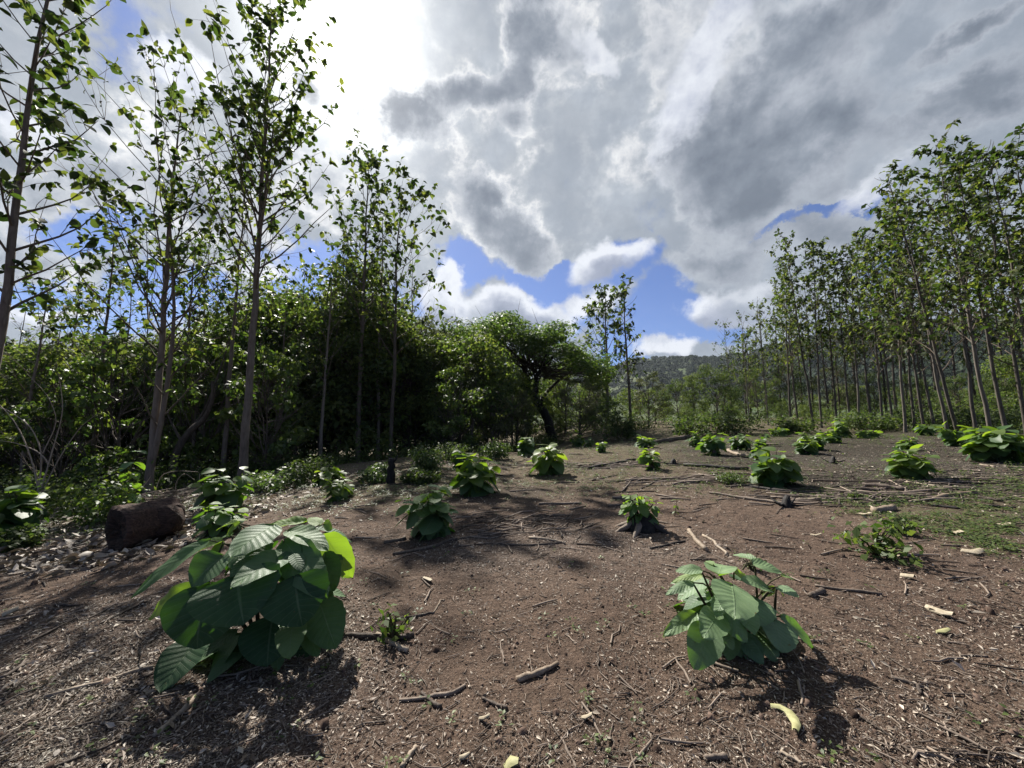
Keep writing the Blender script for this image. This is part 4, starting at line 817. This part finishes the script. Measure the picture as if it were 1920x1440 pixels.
ST = [((970, 1284), (1046, 1251), .021, .012, 'pale', 'short thick pale stick with a broken end in the centre foreground'), ((706, 1196), (764, 1226), .017, .014, 'pale', 'pale cut stick pointing away from the largest plant'),
 ((82, 1312), (288, 1254), .010, .013, 'pale', 'long curved pale branch in the shade left of the largest plant'), ((288, 1388), (366, 1312), .011, .015, 'pale', 'pale stick in the dark shadow of the largest plant'),
 ((2, 1276), (50, 1246), .014, .012, 'stick', 'stick end at the left frame edge'), ((736, 1042), (858, 1014), .016, .02, 'stick', 'long straight stick in front of the round plant'),
 ((862, 1012), (955, 1004), .014, .012, 'stick', 'dark stick continuing the long one toward the twig pile'), ((852, 1026), (1058, 1019), .010, .012, 'stick', 'thin long stick below the twig pile'),
 ((992, 1010), (1060, 1022), .014, .01, 'pale', 'pale stick crossing the thin long one'), ((1292, 996), (1326, 1036), .020, .030, 'pale', 'bleached thick branch behind the light green plant'),
 ((1318, 1006), (1362, 1044), .016, .012, 'pale', 'curved bleached branch touching the light green plant'), ((742, 1166), (812, 1152), .009, .008, 'stick', 'crooked twig on bare soil left of centre'),
 ((812, 1152), (834, 1126), .006, .006, 'pale', 'upright twig at the end of the crooked one'), ((640, 1196), (776, 1193), .014, .020, 'stick', 'dark rough branch right beside the largest plant'),
 ((748, 1318), (872, 1290), .009, .010, 'stick', 'bent dark twig in the lower centre left'), ((790, 1305), (828, 1332), .009, .012, 'stick', 'twig forking down from the bent dark one'), ((904, 1312), (950, 1332), .008, .01, 'stick', 'short dark knobbly twig below the pale thick stick'),
 ((1528, 1100), (1655, 1120), .010, .013, 'stick', 'long straight twig right of the light green plant'), ((1520, 1122), (1544, 1112), .022, .022, 'stick', 'stubby brown piece of wood below the long straight twig'),
 ((1672, 1275), (1732, 1292), .012, .008, 'stick', 'dark twig right of the long shadow'), ((1722, 1288), (1730, 1308), .010, .008, 'stick', 'twig bit hanging off the dark one'), ((1800, 1232), (1852, 1233), .007, .005, 'stick', 'fine straight twig at the right'),
 ((1790, 1330), (1812, 1334), .006, .006, 'stick', 'tiny twig in the lower right'), ((1640, 1168), (1600, 1160), .006, .006, 'stick', 'tiny twig right of the light green plant leaves'), ((1080, 1448), (1052, 1388), .006, .005, 'stick', 'thin curved twig at the bottom centre'),
 ((752, 1445), (778, 1408), .011, .009, 'pale', 'pale stick cut by the bottom edge'), ((1320, 1430), (1364, 1424), .010, .012, 'stick', 'broken twig near the bottom right of centre'), ((1464, 1418), (1505, 1440), .008, .006, 'pale', 'pale twig below the yellow bark strip'),
 ((1330, 926), (1480, 950), .02, .03, 'stick', 'long thin branch running toward the burnt hole'), ((1360, 908), (1540, 926), .025, .03, 'char', 'long dark branch in front of the wide dense plant'), ((1282, 874), (1404, 882), .04, .05, 'char', 'thick black burnt branch on the ground, left of the dense plant'),
 ((1104, 880), (1192, 863), .04, .03, 'char', 'black branch heading to the small plant'), ((1366, 846), (1412, 859), .05, .06, 'pale', 'pale log behind the dark plant'), ((1222, 834), (1292, 822), .09, .11, 'bark', 'long grey fallen trunk at the back of the clearing'),
 ((1600, 918), (1650, 923), .03, .04, 'stick', 'dark-tipped stick on the burnt soil, shorter one'), ((1618, 912), (1694, 921), .045, .035, 'stick', 'dark-tipped log on the burnt soil, longer one'), ((1752, 938), (1832, 929), .03, .035, 'pale', 'bleached log on the burnt soil to the right'),
 ((1778, 932), (1828, 926), .02, .02, 'pale', 'thin bleached stick lying on the bleached log'), ((1640, 962), (1676, 955), .05, .05, 'pale', 'pale broken chunk of wood right of the burnt hole'), ((1700, 905), (1754, 913), .02, .015, 'pale', 'pale thin stick beside the rounded bright plant'),
 ((1838, 872), (1866, 876), .02, .02, 'pale', 'pale twig below the biggest right mound'), ((1835, 935), (1880, 941), .03, .025, 'stick', 'dark stick right of the bleached log'), ((1750, 950), (1800, 955), .02, .02, 'char', 'charred stick below the bleached log'),
 ((1300, 1072), (1240, 1060), .008, .008, 'stick', 'thin twig left of the bleached thick branch'), ((603, 950), (682, 957), .012, .008, 'stick', 'reddish stick at the edge of the litter'), ((1148, 935), (1192, 934), .03, .035, 'stick', 'short log left of the sprouting stump'),
 ((1140, 950), (1172, 947), .015, .015, 'stick', 'thin stick left of the sprouting stump'), ((1010, 947), (1090, 945), .02, .018, 'stick', 'dark branch above the twig pile'), ((1068, 957), (1098, 950), .014, .014, 'pale', 'light stick right of the dark branch'),
 ((955, 922), (1005, 920), .012, .012, 'stick', 'thin twig right of the upright plant'), ((1220, 1030), (1285, 1016), .012, .012, 'char', 'dark stick lying against the charred stump'), ((720, 1020), (760, 1012), .02, .02, 'stick', 'dark short stick left of the long straight one'),
 ((1905, 955), (1850, 950), .02, .02, 'char', 'charred stick at the right frame edge'), ((1860, 905), (1918, 912), .02, .015, 'stick', 'thin stick at the right frame edge near the mound'), ((1230, 922), (1150, 925), .012, .012, 'stick', 'thin twig behind the sprouting stump')]
for i, (p0, p1, r0, r1, mt, lab) in enumerate(ST):
    rng = np.random.RandomState(900 + i); pts = ground_pts(p0, p1, max(r0, r1), 9, rng, .17); c = pts.mean(0); g = G(); rad = np.linspace(r0, r1, 9) * (1 + rng.uniform(-.22, .18, 9))
    g.tube(pts - c, rad, 9, rng.uniform(.1, .6), cap=True, rough=.16, rng=rng)
    L_ = np.linalg.norm(pts[-1] - pts[0])
    if rng.uniform() < .45 and r0 < .05 and L_ > .25:
        k = rng.randint(3, 7); d = rng.normal(0, 1, 3); d[2] = abs(d[2]) * .3; d /= np.linalg.norm(d); g.tube(np.array([pts[k] - c, pts[k] - c + d * L_ * .08, pts[k] - c + d * L_ * .18 - [0, 0, .01]]), [r0 * .6, r0 * .45, r0 * .25], 5, .5, cap=True)
    o = obj('fallen_trunk' if mt == 'bark' else 'stick', g, M[mt], None, True, c); tag(o, lab, 'stick' if mt != 'bark' else 'log', 'sticks lying on the ground')

# flat dry leaves and bark strips of some size
def strip(pts, w, label, mat, name, cat, curlz=.02):
    P = np.array([hit(*p) for p in pts]); n = len(P); t = np.gradient(P, axis=0); sd_ = np.stack([t[:, 1], -t[:, 0], t[:, 2] * 0], -1); sd_ /= np.linalg.norm(sd_, axis=1)[:, None]
    c = P.mean(0); v = np.linspace(-1, 1, 7); V = []
    for i in range(n):
        f = i / (n - 1); wi = w * (.35 + .65 * math.sin(math.pi * (.15 + .75 * f))); V.append(P[i] + sd_[i] * wi * v[:, None] + np.stack([0 * v, 0 * v, .014 + curlz * (1 - v ** 2) + .02 * f], -1))
    V = np.array(V) - c; top = V.reshape(-1, 3); g = G(); i = np.arange(n - 1)[:, None] * 7; j = np.arange(6)[None]; f = np.stack([i + j, i + j + 1, i + j + 8, i + j + 7], -1); g.add(top, f, .5); g.add(top - [0, 0, .006], f[..., ::-1], .5)
    tag(obj(name, g, mat, None, True, c), label, cat)
M['ystrip'] = barkmat('yellow_bark', (.17, .16, .07), (.40, .39, .20), (8, 8, 8), .6, .003); M['dleaf'] = barkmat('dry_leaf', (.20, .16, .10), (.46, .40, .30), (9, 9, 9), .7, .003)
strip([(1445, 1328), (1462, 1332), (1478, 1342), (1488, 1356), (1494, 1370), (1492, 1384)], .022, 'curved pale yellow strip of bark lying in the plant shadow', M['ystrip'], 'bark_strip', 'bark', .007)
strip([(1738, 1142), (1755, 1150), (1772, 1158), (1790, 1163)], .035, 'large curled dry leaf on bare soil at the right', M['dleaf'], 'dry_leaf', 'leaf')
strip([(1690, 1082), (1704, 1086), (1716, 1090)], .025, 'small dry leaf above the large curled one', M['dleaf'], 'dry_leaf', 'leaf')
strip([(2, 1158), (18, 1152), (34, 1148)], .035, 'dry leaf at the left frame edge', M['dleaf'], 'dry_leaf', 'leaf')
strip([(795, 1085), (803, 1090), (809, 1096)], .022, 'yellowish dry leaf left of the centre twigs', M['dleaf'], 'dry_leaf', 'leaf', .005)
strip([(945, 1448), (958, 1438), (972, 1442)], .028, 'pale yellow leaf cut by the bottom edge', M['ystrip'], 'dry_leaf', 'leaf', .006)
strip([(1805, 1035), (1825, 1040), (1840, 1038)], .05, 'pale dry leaf on the weedy ground at the far right', M['dleaf'], 'dry_leaf', 'leaf')
strip([(1755, 1188), (1768, 1190), (1780, 1189)], .02, 'yellow dry leaf below the large curled one', M['ystrip'], 'dry_leaf', 'leaf', .006)

for px, py, w, lab in [(1622, 966, .05, 'pale dry leaf just left of the broken wood chunk'), (1692, 1046, .03, 'tiny pale leaf behind the spindly bright weed'), (1793, 1001, .06, 'broad bleached leaf on the weedy ground below the bleached log'), (1884, 986, .06, 'bleached leaf near the right edge below the bleached log'),
                       (1530, 1006, .02, 'small pale leaf on bare soil right of the charred stump'), (870, 1428, .012, 'tiny pale leaf in the lower centre'), (908, 1354, .012, 'small white leaf scrap left of the pale thick stick'), (1100, 1352, .016, 'crumpled dry leaf near the bottom, right of centre')]:
    strip([(px - 9, py - 2), (px, py + 1), (px + 10, py)], w, lab, M['dleaf'], 'dry_leaf', 'leaf', .006)
for px, py, r, lab in [(1475, 950, .05, 'charred stub standing in a dark hollow at the end of the long thin branch'), (1262, 872, .06, 'burnt stump remains right of the small plant'), (1562, 868, .05, 'burnt stump remains left of the rounded bright plant')]:
    b = hit(px, py); g = G(); rg = np.random.RandomState(px); e = empty('tree_stump', b, lab, 'stump')
    g.tube(np.array([[0, 0, -.04], [0, 0, .03], [.01, 0, .10], [.03, 0, .16]]), np.array([r * 2.2, r * 1.5, r, r * .6]), 10, .3, cap=True, rough=.22, rng=rg); obj('stump_wood', g, M['char'], e)
    for q in range(4):
        a = q * 1.6 + rg.uniform(0, 1); g = G(); g.tube(np.array([[0, 0, .04], [math.cos(a) * r * 2.5, math.sin(a) * r * 2.5, .03], [math.cos(a) * r * 5, math.sin(a) * r * 5, .05 + .06 * rg.uniform()]]), [r * .5, r * .35, r * .15], 5, .3, rough=.1, rng=rg); obj('root', g, M['char'], e)
# ------------------------------------------------------------------ litter as stuff
def cam_scatter(n, rng, y0=806, y1=1460, x0=-60, x1=1980, pw=1.):
    px = rng.uniform(x0, x1, n); py = y0 + (y1 - y0) * rng.uniform(0, 1, n) ** pw
    cx = (px - 960) / F; cy = (720 - py) / F; dx = cx; dy = math.cos(PITCH) - cy * math.sin(PITCH); dz = math.sin(PITCH) + cy * math.cos(PITCH)
    t = 1.4 / -np.minimum(dz, -.02)
    for _ in range(12):
        X = dx * t; Y = dy * t; t = t * .5 + .5 * np.clip((1.5 - tz(X, Y)) / -np.minimum(dz, -.004), .5, 60)
    X = dx * t; Y = dy * t; ok = (Y > .6) & (np.hypot(X, Y) < 26); return X[ok], Y[ok]
def surf(X, Y):
    e = .03; z = tz(X, Y); nx = (z - tz(X + e, Y)) / e; ny = (z - tz(X, Y + e)) / e; N = np.stack([nx, ny, np.ones_like(nx)], -1); return z, N / np.linalg.norm(N, axis=1)[:, None]
def litter():
    rng = np.random.RandomState(14)
    # chips and shreds of dry leaf
    X, Y = cam_scatter(210000, rng); ml = m_litter(X, Y); keep = rng.uniform(0, 1, len(X)) < (ml ** 1.8 * 1.0 + .035 + .15 * sm(Y, 3.2, 5) + .4 * sm(Y, 5, 8)) * (.3 + .7 * sm(fbm(X * 3, Y * 3, 91, 2), .3, .5)); X, Y = X[keep], Y[keep]; n = len(X)
    z, N = surf(X, Y); D = np.hypot(X, Y); L = np.exp(rng.normal(-4.3, .5, n)) * (.6 + .13 * np.clip(D, 0, 12)) ; L = np.minimum(L, .10); a = rng.uniform(0, 6.283, n); A = np.stack([np.cos(a), np.sin(a), rng.normal(0, .25, n)], -1)
    g = G(); g.leaves(np.stack([X, Y, z + .006 + .15 * L * rng.uniform(0, 1, n)], -1), A, N + rng.normal(0, .35, (n, 3)), L, L * rng.uniform(.15, .6, n), 2, 2, rng.uniform(-.3, .4, n), rng.uniform(-.5, .7, n), rng.uniform(0, 1, n) ** 1.4)
    tag(obj('leaf_litter', g, M['litter'], None, False), 'small bleached wood chips and dry leaf shreds strewn on the soil', 'litter', None, 'stuff')
    # fine straw, bark fibre and crumbs of leaf, everywhere
    X, Y = cam_scatter(420000, rng); w = .16 + .5 * m_litter(X, Y) + .45 * sm(Y, 4.5, 8); keep = rng.uniform(0, 1, len(X)) < w * (.25 + .75 * sm(fbm(X * 1.7, Y * 1.7, 191, 3), .3, .55)); X, Y = X[keep], Y[keep]; n = len(X)
    z, N = surf(X, Y); D = np.hypot(X, Y); L = np.exp(rng.normal(-4.75, .55, n)) * (.55 + .22 * np.clip(D, 0, 14)); L = np.minimum(L, .09); a = rng.uniform(0, 6.283, n); A = np.stack([np.cos(a), np.sin(a), rng.normal(0, .35, n)], -1)
    g = G(); g.quads(np.stack([X, Y, z + .004 + .25 * L * rng.uniform(0, 1, n)], -1), A, N + rng.normal(0, .5, (n, 3)), L, L * rng.uniform(.10, .45, n), rng.uniform(0, 1, n) ** 1.2, .3)
    tag(obj('straw', g, M['litter'], None, False), 'fine bleached straw and bark fibre sprinkled over all the soil', 'litter', None, 'stuff')
    # curled large dry leaves in the left litter band
    X, Y = cam_scatter(16000, rng, 880, 1080, -60, 700); w = sm(-X, 3.9, 4.4) * sm(Y, 4.2, 4.8); keep = rng.uniform(0, 1, len(X)) < w * .32; X, Y = X[keep], Y[keep]; n = len(X); z, N = surf(X, Y); a = rng.uniform(0, 6.283, n)
    L = rng.uniform(.05, .17, n); g = G(); g.leaves(np.stack([X, Y, z + rng.uniform(.01, .05, n)], -1), np.stack([np.cos(a), np.sin(a), rng.normal(0, .3, n)], -1), N + rng.normal(0, .35, (n, 3)), L, L * rng.uniform(.3, .6, n), 4, 4, rng.uniform(-.3, .5, n), rng.uniform(-.5, 1.2, n), rng.uniform(.1, .9, n))
    tag(obj('dry_leaves', g, M['litter']), 'thick carpet of grey curled dry leaves around the rotten log', 'litter', None, 'stuff')
    # twigs
    g = G(); X, Y = cam_scatter(9000, rng, 806, 1450); w = m_litter(X, Y) + .25 + .5 * m_burn_dark(X, Y); keep = rng.uniform(0, 1, len(X)) < w * .8; X, Y = X[keep], Y[keep]; z, N = surf(X, Y)
    for i in range(len(X)):
        D = math.hypot(X[i], Y[i]); L = rng.uniform(.015, .06) * (1 + .22 * D) * (2.6 if rng.uniform() < (.07 if D < 4 else .16) else 1); a = rng.uniform(0, 6.283) if D < 5 else rng.normal(0, .5); d = np.array([math.cos(a), math.sin(a)]) * L
        r = L * rng.uniform(.012, .035) + .0008; xs = X[i] + d[0] * np.array([-.5, -.1, .2, .5]) + rng.normal(0, L * .03, 4); ys = Y[i] + d[1] * np.array([-.5, -.1, .2, .5]) + rng.normal(0, L * .03, 4)
        zs = tz(xs, ys) + r * .8 + .004; g.tube(np.stack([xs, ys, zs], -1), [r, r * 1.05, r * .9, r * .6], 4, rng.uniform(0, 1))
    tag(obj('twig_litter', g, M['stick']), 'countless thin twigs scattered over the soil', 'twigs', None, 'stuff')
    # twig pile by the round plant, and the brush heap behind the log
    for (c0, sx, sy, n, lab, hz) in (((960, 985), 1.0, .55, 110, 'loose pile of thin twigs right of the round plant', .06), ((300, 945), 1.1, .5, 150, 'heap of cut brush and sticks behind the rotten log', .30), ((1840, 1425), .30, .05, 26, 'pile of dark splintered bark in the lower right corner', .02),
                                       ((1640, 932), 2.6, .5, 90, 'long thin sticks strewn over the burnt soil in front of the rounded bright plant', .03), ((1840, 905), 2.8, .6, 90, 'sticks strewn over the black burnt soil near the right edge', .03),
                                       ((1140, 872), 2.0, .8, 90, 'thin branches strewn left of the small plant on burnt soil', .03), ((1330, 900), 2.2, .6, 80, 'thin branches strewn between the stump and the wide dense plant', .03)):
        c = hit(*c0); g = G()
        for i in range(n):
            x, y = rng.normal(0, sx * .5), rng.normal(0, sy * .5); L = rng.uniform(.15, .6) * (1 if sx > .5 else .4) * (1.4 if hz > .2 else 1) * (2.0 if sx > 1.5 else 1); a = rng.normal(.5 if sx < 1.05 else .1, .5) if sx > .5 else rng.normal(-.35, .25); d = np.array([math.cos(a), math.sin(a)]) * L * .5
            xs = c[0] + x + d[0] * np.array([-1, -.3, .4, 1]) + rng.normal(0, .015, 4); ys = c[1] + y + d[1] * np.array([-1, -.3, .4, 1]) + rng.normal(0, .015, 4); hh = hz * rng.uniform(0, 1) * math.exp(-(x / sx) ** 2 - (y / sy) ** 2)
            zs = tz(xs, ys) + .008 + hh + rng.normal(0, .006, 4); r = rng.uniform(.003, .011) * (.55 if sx < .5 else 1.5 if sx > 1.5 else 1); g.tube(np.stack([xs, ys, zs], -1) - c, [r, r, r * .85, r * .5], 5, rng.uniform(0, 1), cap=True)
        tag(obj('twig_pile', g, M['stick'], None, True, c), lab, 'twigs', None, 'stuff')
    # clods
    X, Y = cam_scatter(26000, rng, 840, 1460); keep = rng.uniform(0, 1, len(X)) < .25 + .5 * fbm(X * 1.5, Y * 1.5, 95, 2); X, Y = X[keep], Y[keep]; n = len(X); z, N = surf(X, Y); r = np.minimum(np.exp(rng.normal(-5.9, .55, n)) * (1 + .25 * np.hypot(X, Y)), .04)
    o8 = np.array([[1, 0, 0], [0, 1, 0], [-1, 0, 0], [0, -1, 0], [.6, .0, .8], [0, .6, .8], [-.6, 0, .8], [0, -.6, .8]], float); f8 = np.array([[0, 1, 5, 4], [1, 2, 6, 5], [2, 3, 7, 6], [3, 0, 4, 7], [4, 5, 6, 7]])
    V = np.stack([X, Y, z - .001], -1)[:, None] + o8[None] * (r[:, None, None] * rng.uniform(.6, 1.4, (n, 8, 3))); g = G(); g.add(V.reshape(-1, 3), (f8[None] + (np.arange(n) * 8)[:, None, None]).reshape(-1, 4), np.repeat(rng.uniform(0, 1, n), 8))
    tag(obj('soil_clods', g, M['clod']), 'small crumbs and clods of brown soil', 'soil', None, 'stuff')
    # weeds
    X, Y = cam_scatter(60000, rng, 806, 1440); w = m_green(X, Y) ** 1.5; keep = rng.uniform(0, 1, len(X)) < (w * 2.2 * sm(Y, 2.2, 4.2) + .004 + .010 * sm(Y, 4, 7) + .10 * w) * sm(fbm(X * 2.2, Y * 2.2, 97, 3), .30, .50); X, Y = X[keep], Y[keep]; g = G(); z, N = surf(X, Y); n = len(X); D = np.hypot(X, Y)
    for q in range(6):
        a = rng.uniform(0, 6.283, n); L = rng.uniform(.010, .026, n) * (1 + .12 * D); hgt = rng.uniform(.005, .04, n) * (1 + .1 * D * (D > 9)); off = rng.uniform(0, .03, n)
        g.leaves(np.stack([X + np.cos(a) * off, Y + np.sin(a) * off, z + hgt], -1), np.stack([np.cos(a), np.sin(a), rng.uniform(-.1, .6, n)], -1), N + rng.normal(0, .2, (n, 3)), L, L * .6, 2, 2, .2, .2, rng.uniform(0, 1, n))
    tag(obj('weed_seedlings', g, M['weed']), 'low green weed seedlings sprouting across the ground', 'weeds', None, 'stuff')
M['litter'] = leafmat('dry_litter', (.09, .062, .045), (.22, .175, .14), (.50, .44, .37), (.16, .12, .08), .12, .6, .4)
M['clod'] = barkmat('clod', (.045, .030, .023), (.13, .09, .07), (40, 40, 40), .95, .003, .1)
litter()

# ------------------------------------------------------------------ haze
def haze():
    x0, x1, y0, y1, z0, z1 = -1500, 1500, -70, 1250, -40, 330
    v = np.array([[x, y, z] for z in (z0, z1) for y in (y0, y1) for x in (x0, x1)], float); f = [[0, 2, 3, 1], [4, 5, 7, 6], [0, 1, 5, 4], [2, 6, 7, 3], [0, 4, 6, 2], [1, 3, 7, 5]]
    m, b = newmat('haze'); p = b.n('ShaderNodeVolumePrincipled'); p.inputs['Color'].default_value = (.78, .87, 1, 1); p.inputs['Density'].default_value = .00009; p.inputs['Anisotropy'].default_value = 0.2
    o = b.n('ShaderNodeOutputMaterial'); m.node_tree.links.new(p.outputs[0], o.inputs['Volume'])
    g = G(); g.add(v, f); tag(obj('haze', g, m, None, False), 'thin blue air in front of the distant hills', 'haze', None, 'stuff')
haze()
